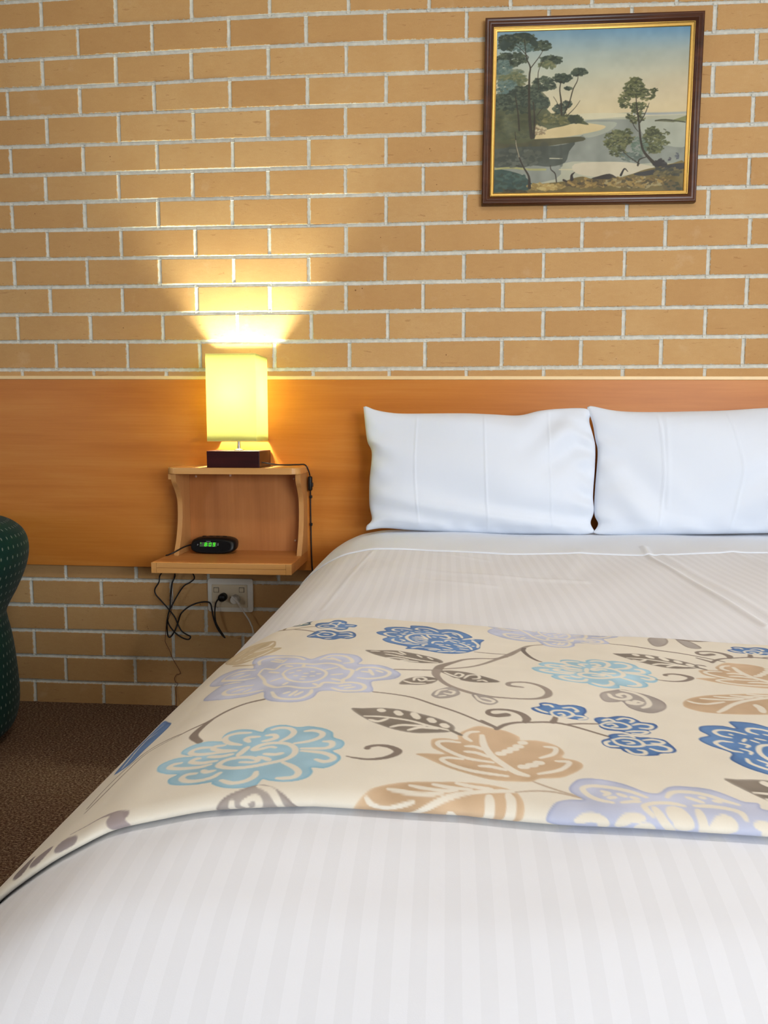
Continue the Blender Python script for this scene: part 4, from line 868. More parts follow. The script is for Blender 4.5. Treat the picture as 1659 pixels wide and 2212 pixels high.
class Canvas:
    def __init__(s, x0, x1, nx, y0, y1, ny, c):
        s.x = np.linspace(x0, x1, nx); s.y = np.linspace(y0, y1, ny); s.C = np.zeros((nx, ny, 3)); s.C[:] = np.array(c, float)
        s.aa = max(s.x[1]-s.x[0], s.y[1]-s.y[0])*.8
        # smooth mottling used for watercolour variation
        s.N = s.noise(26)+.6*s.noise(70)
    def noise(s, k):
        nx, ny = len(s.x), len(s.y); kx = max(3, int(k*(s.x[-1]-s.x[0]))); ky = max(3, int(k*(s.y[-1]-s.y[0])))
        g = rng.random((kx+1, ky+1))-.5; u = np.linspace(0, kx-.001, nx); v = np.linspace(0, ky-.001, ny)
        i, j = u.astype(int), v.astype(int); fu = (u-i)[:, None]; fv = (v-j)[None]; fu = fu*fu*(3-2*fu); fv = fv*fv*(3-2*fv)
        a, b, c, d = g[np.ix_(i, j)], g[np.ix_(i+1, j)], g[np.ix_(i, j+1)], g[np.ix_(i+1, j+1)]
        return a*(1-fu)*(1-fv)+b*fu*(1-fv)+c*(1-fu)*fv+d*fu*fv
    def win(s, P, pad):
        i0, i1 = np.searchsorted(s.x, [P[:, 0].min()-pad, P[:, 0].max()+pad]); j0, j1 = np.searchsorted(s.y, [P[:, 1].min()-pad, P[:, 1].max()+pad])
        return i0, i1, j0, j1
    def put(s, w, al, col):
        i0, i1, j0, j1 = w; s.C[i0:i1, j0:j1] = s.C[i0:i1, j0:j1]*(1-al[..., None])+col*al[..., None]
    def fill(s, P, c, e=None, ew=.0022, mott=26, op=1.):
        w = s.win(P, .003); i0, i1, j0, j1 = w
        if i1-i0 < 2 or j1-j0 < 2: return
        X, Y = np.meshgrid(s.x[i0:i1], s.y[j0:j1], indexing='ij'); sd = poly_sd(P, X, Y)
        al = np.clip(sd/s.aa+.5, 0, 1)*op; col = np.array(c, float)+s.N[i0:i1, j0:j1, None]*mott
        if e is not None: col = col+(np.array(e, float)-np.array(c, float))*(.9*np.exp(-(np.clip(sd, 0, None)/ew)**2))[..., None]
        s.put(w, al, col)
    def stroke(s, P, W, c, mott=10, op=1., soft=0):
        P = np.asarray(P, float); W = np.asarray(W, float)
        w = s.win(P, W.max()+.002+soft); i0, i1, j0, j1 = w
        if i1-i0 < 2 or j1-j0 < 2: return
        X, Y = np.meshgrid(s.x[i0:i1], s.y[j0:j1], indexing='ij'); sd = stroke_sd(P, W, X, Y)
        al = np.clip(sd/(s.aa+soft)+.5, 0, 1)*op; s.put(w, al, np.array(c, float)+s.N[i0:i1, j0:j1, None]*mott)
    def sample(s, X, Y):
        u = np.clip(np.interp(X, s.x, np.arange(len(s.x))), 0, len(s.x)-1.001); v = np.clip(np.interp(Y, s.y, np.arange(len(s.y))), 0, len(s.y)-1.001)
        i, j = u.astype(int), v.astype(int); fu = (u-i)[..., None]; fv = (v-j)[..., None]
        c = s.C[i, j]*(1-fu)*(1-fv)+s.C[i+1, j]*fu*(1-fv)+s.C[i, j+1]*(1-fu)*fv+s.C[i+1, j+1]*fu*fv
        return s2l(np.clip(c, 0, 255))
def make_print():
    cv = Canvas(-.76, 1.52, 2950, -1.94, -1.14, 860, CREAM); cv.C += cv.N[..., None]*5
    done = []
    for motif, offs in STAMPS:
        allo = list(offs)
        if motif is not misc and motif is not branch and motif is not stemA and motif is not stemB:
            # the print repeats across the rest of the width, out of the photograph's view
            for o in list(offs)[:1]:
                allo += [(o[0]+np.array([-.665, .03]), 1., o[2]), (o[0]+np.array([-.69, .30]), 1., o[2]), (o[0]+np.array([.665, -.03]), 1., o[2]), (o[0]+np.array([1.0, -.27]), 1., o[2])]
        if motif is branch or motif is stemA: allo += [(np.array([.665, -.02]), 1., np.zeros(2))]
        for o, sc_, an in allo:
            far = np.hypot(*o) > .6
            for op in motif:
                P = an+(op[1]-an)*sc_+o
                if far and (P[:, 0].min() < .62) and P[:, 0].max() > -.315: continue
                if op[0] == 's' and P[:, 0].min() < -.262 and P[:, 1].max() > -1.56: continue
                if op[0] == 'f': cv.fill(catmull(P, 3, True), op[2], op[3])
                else:
                    Q = catmull(P, 5); w = np.atleast_1d(np.array(op[2], float))*.0005
                    if len(w) == 1: w = np.repeat(w, len(Q)); w = w*np.interp(np.linspace(0, 1, len(Q)), [0, .15, .85, 1], [.7, 1, 1, .7])
                    else: w = np.interp(np.linspace(0, 1, len(Q)), np.linspace(0, 1, len(w)), w)
                    cv.stroke(Q, w, op[3])
    return cv
cv = make_print()
av3 = np.concatenate([np.arange(-SRUN*.93, -.37, .008), np.arange(-.37, .62, .0009), np.arange(.62, WTOP+SRUN*.93, .006)])
XA = cross(av3)[0]
yb = np.interp(XA, [1.11, 1.237, 1.30, 1.375, 1.582, 1.743, 1.967, 2.8], [-1.335, -1.315, -1.295, -1.285, -1.325, -1.362, -1.395, -1.42])+.018
yf = np.interp(XA, [1.11, 1.20, 1.25, 1.41, 1.527, 1.60, 1.70, 1.80, 2.8], [-1.918, -1.900, -1.886, -1.868, -1.868, -1.878, -1.886, -1.889, -1.89])
rt, rf = .006, .017
rows = []      # each: (function of yb,yf -> y, offset)
for th in np.linspace(-np.pi/2, np.pi/2, 7): rows.append(('b', -.004+.004*(1-math.cos(th)) if False else .004*(1-math.cos(th)), .0012+(RT*.55)*(.5+.5*math.sin(th))))
for t in np.linspace(0, 1, 420)[1:-1]: rows.append(('m', t, 0))
for th in np.linspace(np.pi/2, -np.pi/2, 22): rows.append(('f', rf*(1-math.cos(th)), .0010+RT*(.5+.5*math.sin(th))))
YY = np.zeros((len(av3), len(rows))); OO = np.zeros_like(YY)
for i, (k, v, o) in enumerate(rows):
    if k == 'b': YY[:, i] = yb-v; OO[:, i] = o
    elif k == 'f': YY[:, i] = yf+v; OO[:, i] = o
    else:
        ya, yz = yb-.004, yf+rf; YY[:, i] = ya+(yz-ya)*v
        OO[:, i] = .0012+RT*.55+(RT*.45-.0002)*min(1, v*2.5)
AA3 = np.repeat(av3[:, None], len(rows), 1)
OO *= np.interp(cross(AA3)[1], [0, .03, .12], [1, .75, .5]); base = surf(AA3, YY-Y0, False)
TV = YY.copy(); nf = sum(1 for r in rows if r[0] == 'f'); TV[:, -nf:] = (yf+rf)[:, None]-np.linspace(0, .036, nf)[None]
# normal from a regular lookup of the cloth
eps = .002
n1 = (surf(AA3+eps, YY-Y0, False)-surf(AA3-eps, YY-Y0, False)); n2 = (surf(AA3, YY-Y0+eps, False)-surf(AA3, YY-Y0-eps, False))
nn = np.cross(n1, n2); nn /= np.linalg.norm(nn, axis=-1)[..., None]+1e-12
P3 = base+nn*OO[..., None]
runner = grid_mesh('bed_runner', P3, M['runner'], None, colr=cv.sample(AA3, TV), flip=True)
tag(runner, 'folded cream bed runner printed with blue and taupe flowers across the bed', 'bed runner')

# ------------------------------------------------------------------ pillows
def pillow(top, bot, left, right, yb_, yt_, zb_, zt_, T, creases, wrk, label, nu=230, nv=130):
    def onp(px, py):
        d = ray(px, py); slope = (yt_-yb_)/(zt_-zb_)
        # plane y = yb + slope (z-zb)
        t = (yb_+slope*(CAM[2]-zb_)-CAM[1])/(d[1]-slope*d[2]); return CAM+d*t
    def curve(pts, n):
        P = catmull([onp(*p) for p in pts], 12); s = np.concatenate([[0], np.cumsum(np.linalg.norm(np.diff(P, axis=0), axis=1))]); s /= s[-1]
        u = np.linspace(0, 1, n); return np.stack([np.interp(u, s, P[:, k]) for k in range(3)], 1)
    tp, bt = curve(top, nu), curve(bot, nu); lf, rt_ = curve(left, nv), curve(right, nv)   # left/right run bottom->top
    u = np.linspace(0, 1, nu)[:, None, None]; v = np.linspace(0, 1, nv)[None, :, None]
    Pm = (1-v)*bt[:, None]+v*tp[:, None]+(1-u)*lf[None]+u*rt_[None]-((1-u)*(1-v)*bt[0]+u*(1-v)*bt[-1]+(1-u)*v*tp[0]+u*v*tp[-1])
    U, V = np.meshgrid(np.linspace(0, 1, nu), np.linspace(0, 1, nv), indexing='ij')
    e = np.clip(4*U*(1-U), 0, 1)**.42*np.clip(4*V*(1-V), 0, 1)**.45
    nrm = np.array([0, -1, (yt_-yb_)/(zt_-zb_)]); nrm = nrm/np.linalg.norm(nrm)
    X_, Z_ = Pm[..., 0], Pm[..., 2]
    disp = np.zeros_like(U)
    for pts, h, w in creases:
        Q = np.array([onp(*p)[[0, 2]] for p in pts]); Q = catmull(Q, 5); best = np.full(U.shape, 9.)
        for i in range(len(Q)-1):
            a, b = Q[i], Q[i+1]; ab = b-a; t = np.clip(((X_-a[0])*ab[0]+(Z_-a[1])*ab[1])/(ab.dot(ab)+1e-12), 0, 1)
            best = np.minimum(best, np.hypot(X_-a[0]-t*ab[0], Z_-a[1]-t*ab[1]))
        disp += 1.4*h*np.exp(-(best/w)**2)
    disp += 3.6*wrk(U, V)*np.minimum(e*2, 1)
    front = Pm+nrm*(T*.5*e+disp*np.clip(e*1.5, 0, 1))[..., None]
    back = Pm-nrm*(T*.42*e)[..., None]
    back[..., 1] = np.minimum(back[..., 1], -.034)
    F2 = np.concatenate([front[:, ::1], back[:, ::-1][:, 1:-1]], 1)
    o = grid_mesh('pillow', F2, M['pillow'], None, closed_v=True, flip=True)
    # close ends
    tag(o, label, 'pillow', 'pillows against the headboard'); return o
def wk1(U, V):
    g = lambda a: np.exp(-a**2)
    d1 = (U-.98)*.45+(V-.86)*.9
    return (.0035*np.sin(U*9+V*4)*.5+.003*np.sin(14*(V-.1)+5*U)*.4
            +.0030*np.sin(34*(U*.75-(V)*.55)+.6)*g((U-.86)/.13)*g((V-.75)/.28)
            +.0028*np.sin(40*(U*.5+V*.9))*g((U-.97)/.06)+.0030*np.sin(22*V+9*U)*g((V-.12)/.12)
            +.0022*np.sin(60*U+8*V)*g(V/.06)*.8+.0025*np.sin(30*V)*g(U/.07)+.002*np.sin(50*V+10*U)*g((1-U)/.04))
def wk2(U, V):
    g = lambda a: np.exp(-a**2)
    return (.003*np.sin(U*8+V*5+1)+.0030*np.sin(26*(U*1.2+V*.5)+1)*g((U-.13)/.12)*g((V-.25)/.3)
            +.0028*np.sin(46*U+12*V)*g(V/.09)*g((U-.25)/.3)+.0025*np.sin(34*V+4)*g(U/.06)+.0020*np.sin(30*(U*.8-V*.6))*g((U-.6)/.2)*g((V-.3)/.3))
pil1 = pillow([(785,879),(792,878),(810,885),(840,891),(880,894),(1000,894),(1060,896),(1120,898),(1165,888),(1210,883),(1262,882),(1280,892)],
       [(791,1146),(830,1141),(900,1146),(1000,1151),(1100,1154),(1200,1154),(1255,1155),(1287,1151)],
       [(791,1146),(792,1136),(803,1122),(798,1090),(798,1040),(803,980),(794,955),(790,930),(785,879)],
       [(1287,1151),(1276,1130),(1283,1105),(1281,1070),(1285,1010),(1285,960),(1273,910),(1280,892)],
       -.205, -.120, .628, .985, .15,
       [([(902,898),(899,960),(898,1040),(905,1135)], .0012, .0020), ([(1044,898),(1045,980),(1047,1060),(1053,1145)], .0016, .0022), ([(1182,888),(1181,960),(1183,1060),(1190,1140)], .0014, .0022)], wk1,
       'whole white pillow on the left, nearest the lamp, with ironed fold lines')
pil2 = pillow([(1268,880),(1278,877),(1320,886),(1360,890),(1420,891),(1480,890),(1560,888),(1659,882),(1800,878),(1900,884),(1975,874)],
       [(1281,1151),(1300,1155),(1380,1157),(1440,1155),(1540,1154),(1659,1152),(1800,1150),(1900,1148),(1965,1146)],
       [(1281,1151),(1292,1132),(1284,1110),(1285,1060),(1291,980),(1286,950),(1280,915),(1268,880)],
       [(1965,1146),(1955,1120),(1950,1060),(1955,960),(1962,910),(1975,874)],
       -.212, -.125, .628, .985, .16,
       [([(1412,898),(1420,980),(1422,1060),(1415,1140)], .0020, .0030), ([(1557,892),(1570,960),(1582,1030),(1575,1090),(1570,1150)], .0018, .0030), ([(1428,900),(1430,1000),(1432,1100)], .0014, .006)], wk2,
       'white pillow on the right, partly cut off by the picture edge')

# ------------------------------------------------------------------ framed picture
pcx, pcz = 1.9255, 1.8615; PW, PH = .628, .531
pic = empty('framed_picture', (pcx, -.012, pcz), 'landscape print of a river with gum trees in a dark timber frame', 'picture')
def frame_loop(name, prof, mat, hw, hh):
    """prof: list of (inset from outer edge, y)"""
    P = []
    for ins, y in prof:
        w, h = hw-ins, hh-ins
        P.append([(pcx-w, y, pcz-h), (pcx+w, y, pcz-h), (pcx+w, y, pcz+h), (pcx-w, y, pcz+h)])
    return grid_mesh(name, np.array(P), mat, pic, False, closed_v=True, flip=True)
hw, hh = PW/2, PH/2
frame_loop('frame', [(0, -.004), (0, -.020), (.0015, -.0235), (.004, -.0245), (.007, -.0235), (.0085, -.0215), (.0105, -.0220), (.0135, -.0232), (.0165, -.0222), (.0185, -.0190), (.0225, -.0165), (.0235, -.0150), (.0235, -.004), (0, -.004)], M['darkwood_frame'], hw, hh)
frame_loop('gilt_slip', [(.0236, -.006), (.0236, -.0170), (.0250, -.0182), (.0265, -.0172), (.0272, -.0150), (.0290, -.0152), (.0330, -.0138), (.0350, -.0128), (.0358, -.0110), (.0358, -.006), (.0236, -.006)], M['gold'], hw, hh)
CW_, CH_ = PW-.0712, PH-.0712
PQ = np.array([(140, 150), (1510, 125), (1470, 1280), (115, 1303)], float)   # picture corners in the traced view
def Hm():
    dst = np.array([(0, CH_), (CW_, CH_), (CW_, 0), (0, 0)]); A = []
    for (x, y), (u, v) in zip(PQ, dst):
        A.append([x, y, 1, 0, 0, 0, -u*x, -u*y, -u]); A.append([0, 0, 0, x, y, 1, -v*x, -v*y, -v])
    return np.linalg.svd(np.array(A))[2][-1].reshape(3, 3)
HM = Hm()
def pp_(pts):
    P = np.c_[np.array(pts, float), np.ones(len(pts))]@HM.T; return P[:, :2]/P[:, 2:]
def paint():
    c = Canvas(0, CW_, 560, 0, CH_, 480, (200, 200, 180)); rs = random.Random(5)
    Y = np.linspace(0, 1, 480)[None]; X = np.linspace(0, 1, 560)[:, None]
    def grad(stops): return np.stack([np.interp(Y+0*X, [s[0] for s in stops], [s[1][k] for s in stops]) for k in range(3)], -1)
    sky = grad([(.44, (226, 208, 170)), (.52, (228, 212, 176)), (.62, (222, 212, 184)), (.72, (208, 208, 188)), (.85, (184, 196, 192)), (.93, (160, 184, 196)), (1, (132, 168, 194))])
    warm = np.clip(1-np.abs(Y-.68)*3, 0, 1)*np.clip(X*1.4-.5, 0, 1); sky += warm[..., None]*np.array([4, -8, -14])
    blue = np.clip((Y-.86)*6, 0, 1)*np.clip(X*1.6-.3, 0, 1); sky += blue[..., None]*np.array([-22, -8, 8])
    c.C = sky+c.N[..., None]*10
    u = 1/1370*CW_        # one traced pixel in metres
    def fl(p, col, e=None, m=18, op=1.): c.fill(catmull(pp_(p), 3, True), col, e, .002, m, op)
    def st(p, w, col, m=14, op=1., soft=0):
        Q = catmull(pp_(p), 4); W = np.atleast_1d(np.array(w, float))*u*.5
        W = np.repeat(W, len(Q)) if len(W) == 1 else np.interp(np.linspace(0, 1, len(Q)), np.linspace(0, 1, len(W)), W)
        c.stroke(Q, W, col, m, op, soft)
    def dab(cx, cy, rx, ry, n, w0, cols, op=.8):
        for _ in range(int(n*1.5)):
            a = rs.uniform(0, 2*math.pi); r = math.sqrt(rs.random()); x = cx+rx*r*math.cos(a); y = cy+ry*r*math.sin(a)
            w = w0*rs.uniform(.8, 1.5); L = rs.uniform(.3, 1.0)*w; th = rs.uniform(-.6, .6)
            st([(x-L*math.cos(th), y-L*math.sin(th)), (x+L*math.cos(th), y+L*math.sin(th))], rs.uniform(.6, 1.2)*w, rs.choice(cols), 10, op)
    # water, far shore, sand
    fl([(100,740),(600,745),(900,735),(1100,725),(1300,730),(1480,727),(1518,727),(1520,735),(1520,800),(1520,1380),(1500,1400),(90,1400),(88,1380),(88,760),(92,742)], (190, 188, 168), m=14)
    fl([(680,740),(900,728),(1200,735),(1490,728),(1508,730),(1509,738),(1490,741),(1200,752),(1000,760),(760,775)], (226, 216, 186), m=8)
    st([(1120,735),(1300,735),(1510,728)], 16, (150, 160, 178), op=.6, soft=.002)
    fl([(760,790),(900,775),(1180,775),(1300,790),(1500,800),(1500,1060),(1300,1080),(1100,1090),(860,1075),(620,1085),(560,1200),(120,1240),(100,930),(520,960),(760,880)], (150, 154, 146), m=16)
    fl([(760,800),(900,790),(1000,800),(940,860),(820,900),(760,890)], (176, 178, 164), m=10)
    fl([(1180,780),(1500,800),(1500,960),(1350,960),(1200,900)], (184, 186, 172), m=12)
    fl([(390,920),(420,860),(560,820),(760,800),(880,812),(920,825),(880,850),(740,880),(560,910),(430,935)], (224, 202, 156), m=14)
    fl([(120,900),(300,915),(560,905),(740,895),(760,925),(520,960),(380,985),(110,985)], (92, 90, 66), m=20)
    fl([(110,985),(560,960),(700,935),(660,1000),(630,1080),(520,1110),(400,1100),(300,1120),(110,1110)], (84, 90, 82), m=18)
    fl([(105,1135),(300,1160),(380,1220),(430,1300),(105,1320)], (62, 84, 78), m=20)
    st([(130,1125),(250,1118),(380,1130),(490,1130)], 14, (180, 176, 122)); st([(590,1130),(720,1130)], 8, (216, 206, 170)); st([(520,1050),(610,1052)], 6, (205, 200, 176))
    for x, w, h0, h1 in ((600, 20, 960, 1100), (480, 60, 960, 1060), (380, 30, 960, 1080), (250, 60, 980, 1090)): st([(x, h0), (x+4, h1)], w, (74, 78, 70), op=.45, soft=.003)
    fl([(700,1090),(900,1075),(1080,1080),(1260,1110),(1200,1140),(1000,1180),(820,1180),(700,1150)], (216, 204, 180), m=14)
    st([(1390,788),(1440,778),(1500,765)], [14, 24, 40], (134, 136, 92)); st([(1270,785),(1400,790)], [6, 12], (120, 122, 96)); st([(1270,785),(1340,778),(1480,795)], 9, (84, 84, 62))
    # left bank and foliage mass
    G = [(60, 72, 62), (76, 88, 74), (94, 104, 84), (52, 62, 52)]; G2 = [(112, 120, 90), (96, 104, 76), (134, 134, 96)]; GT = [(98, 122, 120), (120, 140, 134), (86, 108, 104)]
    fl([(118,700),(180,640),(300,610),(430,640),(520,720),(560,760),(600,745),(680,740),(740,770),(800,812),(700,800),(620,820),(540,835),(430,870),(380,930),(120,930)], (92, 96, 68), m=26)
    dab(280, 800, 150, 110, 150, 16, [(108, 104, 66), (84, 88, 62), (132, 124, 80), (70, 76, 62)]); dab(560, 770, 110, 40, 70, 13, [(104, 104, 66), (80, 86, 60), (138, 130, 88)])
    dab(700, 770, 45, 25, 40, 12, [(72, 78, 54), (60, 66, 52)])
    dab(440, 850, 60, 25, 25, 12, [(200, 180, 140), (160, 140, 110), (230, 212, 176)])
    # tree crowns on the left
    fl([(135,620),(240,560),(330,540),(440,560),(520,640),(500,700),(420,760),(400,880),(300,900),(130,900)], (84, 90, 66), m=34, op=.75)
    dab(280, 640, 150, 90, 150, 18, [(72, 82, 64), (58, 68, 56), (96, 102, 76)]); dab(240, 470, 110, 60, 70, 15, [(120, 134, 118), (96, 112, 98), (138, 144, 118)])
    dab(300, 1050, 170, 60, 60, 18, [(92, 96, 84), (74, 80, 72), (104, 108, 98)]); dab(230, 1220, 110, 60, 60, 18, [(54, 78, 74), (74, 98, 90), (60, 74, 64)])
    for cx, cy, rx, ry, n, cs in ((280, 205, 130, 42, 110, G), (340, 250, 150, 40, 60, GT), (460, 250, 65, 35, 50, G), (210, 240, 60, 40, 40, G), (240, 345, 115, 50, 110, G), (180, 400, 70, 50, 50, GT),
                              (530, 350, 75, 30, 70, G), (500, 385, 60, 25, 30, G2), (250, 490, 100, 55, 80, G2), (200, 540, 80, 50, 50, GT), (340, 590, 120, 60, 130, G), (230, 640, 110, 50, 90, G), (480, 520, 80, 50, 80, G),
                              (610, 480, 60, 28, 60, G), (730, 438, 50, 24, 60, G), (420, 650, 90, 50, 80, G), (470, 665, 45, 25, 40, G), (160, 660, 50, 30, 30, G), (650, 552, 20, 10, 8, G), (640, 665, 40, 20, 14, G), (590, 700, 40, 40, 30, G)): dab(cx, cy, rx, ry, n, 12, cs)
    fl([(160,250),(190,190),(280,160),(370,160),(420,210),(430,250),(380,235),(330,215),(250,235),(190,285)], (58, 72, 66), m=24); dab(300, 200, 120, 30, 40, 9, G)
    TR = (64, 58, 46)
    for p, w in (([(390,900),(375,760),(370,600),(372,460),(378,400),(350,330),(335,200)], [26, 20, 16, 12, 10, 7, 4]), ([(405,900),(410,760),(400,650)], [14, 12, 8]), ([(300,850),(290,720),(270,600)], [12, 9, 6]), ([(378,410),(440,330),(470,280)], [7, 5, 3]), ([(365,330),(310,270),(270,240)], [6, 4, 3]), ([(440,560),(435,440),(470,350)], [5, 5, 3]),
                 ([(605,740),(600,640),(590,560),(600,500)], [14, 11, 8, 6]), ([(620,740),(660,650),(685,560),(715,500),(722,450)], [10, 8, 7, 6, 4]), ([(640,750),(700,690),(735,640)], [6, 4, 3]), ([(600,720),(570,650),(545,610)], [5, 4, 3]), ([(430,740),(470,690),(510,680)], [6, 4, 3])): st(p, w, TR)
    # far right small tree
    Y2 = [(104, 108, 72), (86, 92, 62), (70, 74, 52), (126, 126, 84)]
    for cx, cy, rx, ry, n, cs in ((1120, 560, 75, 60, 150, Y2), (1050, 640, 40, 55, 50, Y2), (1130, 500, 40, 22, 26, Y2), (1210, 600, 60, 40, 46, Y2), (1150, 690, 60, 40, 50, Y2), (1130, 760, 60, 45, 40, Y2), (1000, 925, 90, 75, 190, Y2), (1060, 900, 60, 60, 60, Y2), (1260, 930, 80, 85, 190, Y2), (1250, 860, 45, 35, 40, Y2),
                              (1160, 960, 60, 60, 50, [(120, 136, 120), (100, 118, 104)]), (1010, 1010, 60, 30, 40, Y2), (1100, 1040, 90, 30, 50, [(112, 124, 116), (96, 108, 100)]), (1265, 570, 16, 12, 8, Y2), (1350, 900, 25, 60, 12, Y2)): dab(cx, cy, rx, ry, n, 9, cs, .85)
    for p, w in (([(1290,1110),(1230,1050),(1185,990),(1165,900),(1155,800),(1140,700),(1130,600)], [30, 20, 16, 14, 12, 9, 5]), ([(1160,800),(1195,740),(1225,660)], [7, 6, 4]), ([(1160,1090),(1100,1050),(1040,1000)], [7, 6, 4]), ([(1150,1100),(1160,1060),(1210,1040)], [14, 10, 5]), ([(1100,780),(1125,830),(1150,860)], [5, 5, 4])): st(p, w, (66, 60, 48))
    # foreground bank
    fl([(1480,1080),(1400,1085),(1300,1110),(1200,1130),(1100,1165),(1000,1190),(940,1170),(880,1180),(820,1195),(760,1180),(700,1190),(620,1215),(520,1225),(430,1240),(360,1280),(180,1290),(120,1320),(1480,1300)], (120, 104, 60), m=26)
    fl([(1480,1085),(1380,1095),(1260,1130),(1120,1160),(1200,1175),(1400,1140),(1480,1120)], (64, 62, 60), m=14); fl([(820,1195),(880,1175),(950,1160),(1000,1185),(1020,1200),(900,1200)], (62, 54, 46), m=14)
    dab(500, 1255, 130, 20, 50, 16, [(186, 156, 92), (150, 126, 70), (206, 182, 120)]); dab(800, 1230, 150, 26, 80, 15, [(180, 148, 84), (120, 98, 56), (150, 122, 66), (84, 72, 48)]); dab(1150, 1220, 240, 34, 150, 15, [(170, 140, 80), (110, 92, 56), (136, 112, 66), (84, 76, 52), (176, 160, 116)])
    dab(1350, 1150, 90, 30, 50, 14, [(96, 90, 62), (70, 70, 62), (132, 116, 76)]); dab(1400, 1250, 60, 30, 40, 14, [(70, 72, 52), (110, 94, 60)]); dab(270, 1290, 100, 12, 30, 12, [(60, 56, 38), (84, 76, 48)])
    dab(1370, 1055, 16, 12, 8, 6, [(84, 80, 88), (100, 98, 104)]); dab(1425, 1035, 10, 22, 10, 6, [(84, 86, 98), (104, 106, 116)]); dab(1310, 1085, 40, 20, 26, 12, [(58, 54, 52)])
    st([(375,1260),(370,1180),(330,1110),(300,1040),(280,960),(270,860)], [24, 14, 10, 9, 7, 4], (60, 52, 42)); st([(300,1040),(280,960),(275,920)], [5, 5, 3], (196, 186, 160)); st([(320,1110),(280,1100)], 5, (60, 52, 42))
    st([(570,1220),(560,1160),(530,1130),(525,1100)], [8, 8, 7, 4], (58, 52, 44)); st([(680,1200),(680,1170),(700,1150)], [26, 16, 5], (54, 46, 40)); st([(1030,1170),(1055,1125),(1080,1145)], [16, 10, 4], (48, 42, 38)); st([(640,1215),(620,1205)], 14, (60, 50, 40))
    c.C *= np.array([.90, .91, .88])
    return c
pc = paint()
gx = np.linspace(0, CW_, 470); gz = np.linspace(0, CH_, 400); GX, GZ = np.meshgrid(gx, gz, indexing='ij')
Pp = np.stack([pcx-CW_/2+GX, np.full_like(GX, -.0095), pcz-CH_/2+GZ], -1)
cvp = grid_mesh('canvas', Pp, M['canvas'], pic, True, colr=pc.sample(GX, GZ))
cvp['label'] = 'painted river landscape with trees'
box('backing_board', pcx-hw+.004, pcx+hw-.004, -.0088, -.003, pcz-hh+.004, pcz+hh-.004, M['bedbase'], pic, bevel=0)
pic.rotation_euler = (0, math.radians(.45), 0)

# ------------------------------------------------------------------ green tub armchair at the left edge
ch = empty('armchair', (-.05, -.40, 0), 'dark green armchair flecked with white, at the left edge beside the bed', 'armchair')
def chair():
    cx, cy = -.050, -.40
    outer = [(.262, .022), (.290, .05), (.304, .115), (.300, .22), (.292, .30), (.282, .355), (.279, .382), (.290, .41), (.316, .46), (.340, .52), (.3485, .572), (.340, .615), (.318, .642), (.285, .660), (.245, .664), (.212, .650), (.195, .62), (.190, .57), (.196, .50), (.200, .42)]
    O = catmull(outer, 5)
    # path: straight arm (far side) -> semicircle round the back -> straight arm (near side); radius offset measured from the path normal
    path = []
    for x in np.linspace(-.42, 0, 14, endpoint=False): path.append((x, cy, 0, 1, x))
    for a in np.linspace(90, -90, 50): path.append((cx, cy, math.cos(math.radians(a)), math.sin(math.radians(a)), None))
    for x in np.linspace(0, -.42, 15)[1:]: path.append((x, cy, 0, -1, x))
    P = []; UV = []; s = 0
    prev = None
    for q in path:
        row = [(q[0]+q[2]*r, q[1]+q[3]*r, z) for r, z in O]
        m = np.array((q[0]+q[2]*.3, q[1]+q[3]*.3))
        if prev is not None: s += np.linalg.norm(m-prev)
        prev = m; P.append(row); sl = np.concatenate([[0], np.cumsum(np.hypot(np.diff(O[:, 0]), np.diff(O[:, 1])))])
        UV.append([(s, t) for t in sl])
    grid_mesh('back_and_arms', np.array(P), M['chair'], ch, uv=np.array(UV))
    # arm fronts
    for sgn in (1, -1):
        pts = [(-.42, cy+sgn*r, z) for r, z in O]+[(-.42, cy+sgn*.200, .022)]
        n = len(pts); cen = np.mean(pts, 0); cen[0] -= .02
        me_v = pts+[tuple(cen)]; f = [(i, (i+1) % n, n) for i in range(n)]
        mm = mesh('arm_front', me_v, f, M['chair'], ch, False); mm.data.uv_layers.new(name='UVMap')
        for l in mm.data.loops: v = mm.data.vertices[l.vertex_index].co; mm.data.uv_layers[0].data[l.index].uv = (v.y, v.z)
    # seat deck + cushion
    a = np.linspace(-90, 90, 30)
    out = [(-.42, cy-.198)]+[(cx+.198*math.cos(math.radians(t)), cy+.198*math.sin(math.radians(t))) for t in a]+[(-.42, cy+.198)]
    prism('seat_base', out, 'z', .05, .30, M['chair'], ch)
    out2 = [(-.45, cy-.190)]+[(cx+.186*math.cos(math.radians(t)), cy+.186*math.sin(math.radians(t))) for t in a]+[(-.45, cy+.190)]
    prism('seat_cushion', out2, 'z', .301, .43, M['chair'], ch, bevel=.03, seg=4)
    # piping seam following the profile on the side facing the bed foot
    ang = math.radians(-50); cs, sn = math.cos(ang), math.sin(ang)
    seam = [(cx+cs*(r+.0015), cy+sn*(r+.0015), z) for r, z in O if z > .03][:70]
    tube('piping', seam, .0035, M['chair'], ch, 2, 8)
    for x, y in ((-.36, cy-.24), (-.36, cy+.24), (.12, cy-.16), (.12, cy+.16)):
        lathe('leg', [(.0001, .001), (.018, .001), (.022, .05), (.0001, .05)], (x, y, 0), M['black'], ch, 16)
chair()

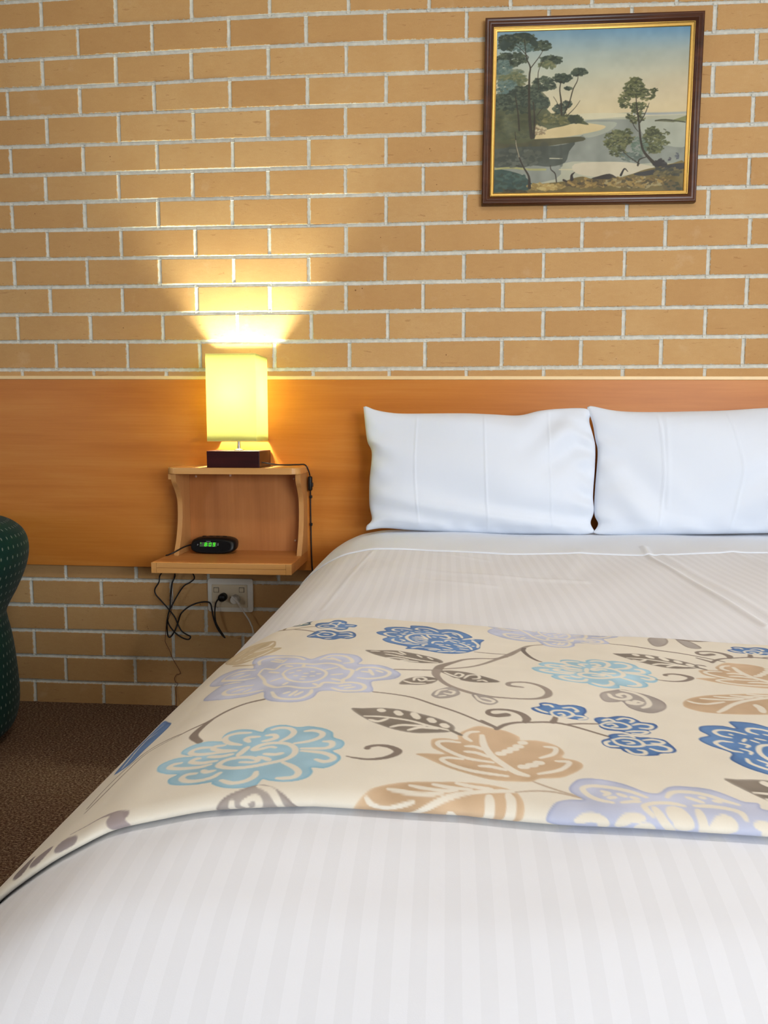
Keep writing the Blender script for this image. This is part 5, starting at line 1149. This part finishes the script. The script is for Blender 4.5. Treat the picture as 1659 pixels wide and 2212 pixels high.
# ------------------------------------------------------------------ ceiling lamp and light
LX, LY = 1.75, -1.75
cl = empty('ceiling_light', (LX, LY, RH), 'round white ceiling light above the bed', 'ceiling light')
lathe('fitting', [(.0001, 0), (.20, 0), (.20, -.02), (.185, -.028), (.0001, -.028)], (LX, LY, RH-.001), M['sash'], cl, 48)
lathe('diffuser', [(.18, -.029), (.175, -.05), (.14, -.075), (.08, -.09), (.0001, -.095)], (LX, LY, RH-.001), M['ceil_lamp'], cl, 48)
def area(name, loc, rot, sx, sy, power, col, shape='RECTANGLE'):
    l = bpy.data.lights.new(name, 'AREA'); l.shape = shape; l.size = sx; l.size_y = sy; l.energy = power; l.color = col
    o = bpy.data.objects.new(name, l); COL.objects.link(o); o.location = loc; o.rotation_euler = rot; return o
area('ceiling_lamp_light', (LX, LY, RH-.11), (0, 0, 0), .34, .34, 8.5, (1, .90, .80), 'DISK')
area('window_daylight', ((wx0+wx1)/2, RY-.12, (wz0+wz1)/2), (math.radians(90), 0, 0), wx1-wx0, wz1-wz0, 112, (.88, .94, 1.))
area('side_window_daylight', ((vx0+vx1)/2, RY-.12, (vz0+vz1)/2), (math.radians(90), 0, 0), vx1-vx0, vz1-vz0, 20, (.93, .96, 1.))
w = bpy.data.worlds.new('sky'); scene.world = w; w.use_nodes = True
bg = w.node_tree.nodes['Background']; bg.inputs[0].default_value = (.75, .87, 1, 1); bg.inputs[1].default_value = 1.2

# ------------------------------------------------------------------ camera, view
cam = bpy.data.cameras.new('camera'); co = bpy.data.objects.new('camera', cam); COL.objects.link(co)
cam.sensor_fit = 'VERTICAL'; cam.sensor_height = 36; cam.sensor_width = 27; cam.lens = F/2212*36; cam.clip_start = .02
Rm = Matrix([[R[0, 0], R[0, 2], -R[0, 1]], [R[1, 0], R[1, 2], -R[1, 1]], [R[2, 0], R[2, 2], -R[2, 1]]]).to_4x4()
co.matrix_world = Matrix.Translation(Vector(CAM)) @ Rm
scene.camera = co
vs_ = scene.view_settings; vs_.view_transform = 'Standard'; vs_.look = 'None'; vs_.gamma = 1; vs_.use_curve_mapping = False; vs_.exposure = .42
